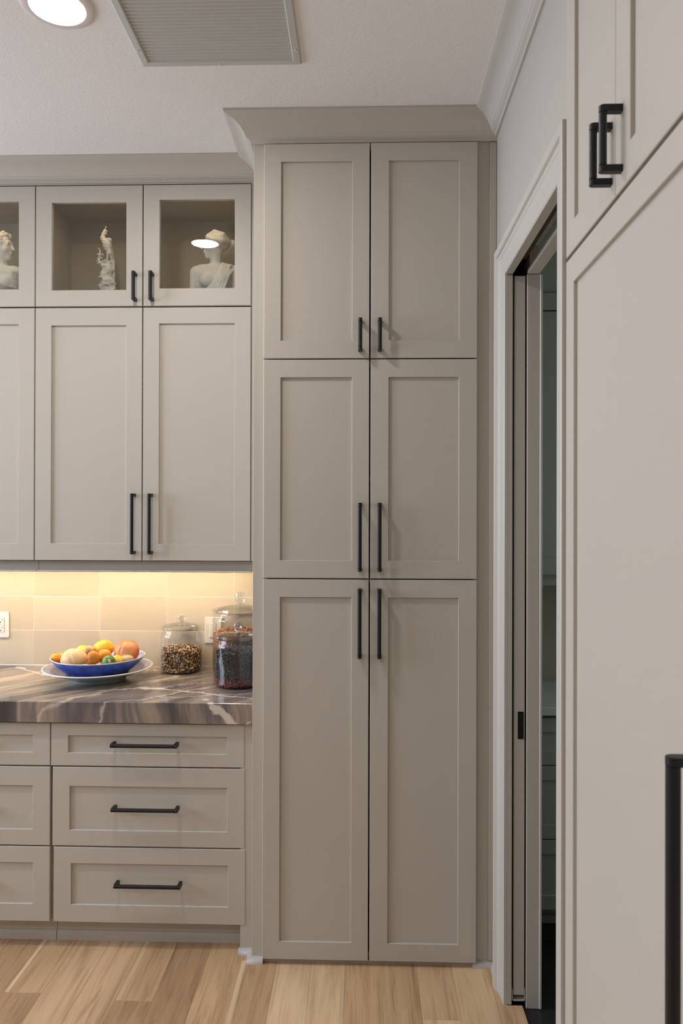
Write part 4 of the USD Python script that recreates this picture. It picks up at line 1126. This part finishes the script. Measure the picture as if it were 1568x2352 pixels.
STICK = mat('printed_sticker', {'g': ('geometry', {}), 'n': ('noise_texture', {'scale': 210, 'detail': 1.0}), 'r': ('rgb_ramp', {'interpolate': False, 'ramp': [(0, lin(190, 50, 40)), (.40, lin(236, 232, 226)), (.58, lin(70, 80, 120)), (.66, lin(236, 232, 226))]}), 'p': ('principled_bsdf', {'roughness': .3})},
            [('g.position', 'n.vector'), ('n.fac', 'r.fac'), ('r.color', 'p.base_color')])


def at(u, v, y):
    """The point of the room that the photograph shows at (u, v), at depth y: used to read positions off it once."""
    d = right * ((u - W / 2) / F_PX) + up * (-(v - H / 2) / F_PX) + fwd
    return np.array([0, 0, EYE]) + d * (y / d[1])


for name, label, cat, (u, v_, y), rpx, kind, kw in (
    ('tangerine', 'small orange tangerine at the left end of the bowl', 'fruit', (130, 1513, 3.03), 14.5, 'orange', dict(squash=(1, 1, .92), stem=(-.3, .4, .9), dent=.05)),
    ('pale_peach', 'large pale pink and yellow fruit in the front left of the bowl', 'fruit', (170, 1515, 2.985), 30, 'pale', dict(squash=(1, 1, .86), furrow=(.85, .2, .3), stem=(.3, .6, .7), dent=.08)),
    ('lemon', 'yellow lemon behind the large pale fruit, leftmost of the lemons', 'fruit', (167, 1502, 3.13), 15, 'lemon', dict(squash=(1.15, 1, .85), tipd=(1, .2, .1))),
    ('lemon', 'yellow lemon with a pale apricot lying against it', 'fruit', (191, 1498, 3.10), 18, 'lemon', dict(squash=(1.0, 1, .9), tipd=(.6, .7, .3))),
    ('apricot', 'small pale apricot lying against a lemon at the back', 'fruit', (203, 1493, 3.06), 11, 'beige', dict(squash=(1, 1, .95))),
    ('large_orange', 'largest golden orange at the top of the bowl', 'fruit', (239, 1489, 3.10), 23.5, 'golden', dict(squash=(1, 1, .82), stem=(-.75, -.5, -.25), dent=.05)),
    ('orange', 'orange right behind the mandarin, below the largest orange', 'fruit', (240, 1507, 3.03), 16, 'orange', dict(squash=(1, 1, 1.0))),
    ('mandarin', 'dull orange mandarin showing its green stem end, middle of the bowl', 'fruit', (214, 1512, 2.965), 15.5, 'mandarin', dict(squash=(.97, 1, 1.12), stem=(-.62, -.72, -.18), dent=.06)),
    ('red_peach', 'large red and orange peach at the right end of the bowl', 'fruit', (291, 1496, 3.06), 28.5, 'peach', dict(squash=(1, 1, .93), furrow=(.92, -.25, -.1), stem=(.1, .5, .85), dent=.07)),
    ('green_fruit', 'green fruit with a small printed sticker at the front of the bowl', 'fruit', (249.5, 1519, 2.945), 15, 'green', dict(squash=(1.0, 1, .92), sticker=(.42, -.86, .28))),
    ('lemon', 'yellow lemon right of the green fruit', 'fruit', (268, 1518, 3.00), 15, 'lemon', dict(squash=(1.0, 1, .92), tipd=(.2, -.3, .95))),
    ('kiwi', 'egg-shaped beige fruit below the red peach', 'fruit', (290.5, 1513, 3.02), 14.5, 'beige', dict(squash=(1.12, 1, .75), tipd=None, stem=(-.5, -.85, .1), dent=.03)),
    ('apricot', 'beige fruit just showing above the rim, left of the pair at the front', 'fruit', (195, 1535, 2.925), 11, 'beige', dict(squash=(1.1, 1, .9))),
    ('apricot', 'pinkish fruit just showing above the rim, beside the green fruit', 'fruit', (226, 1535, 2.925), 12, 'pale', dict(squash=(1.1, 1, .9))),
    ('plum', 'small stickered fruit peeping out behind the tangerine', 'fruit', (149, 1508, 3.10), 12, 'mandarin', dict(squash=(1.1, 1, .9), sticker=(-.3, -.8, .5))),
):
    p = at(u, v_, y)
    fruit(name, label, cat, *p, rpx * y / F_PX, kind, **kw)
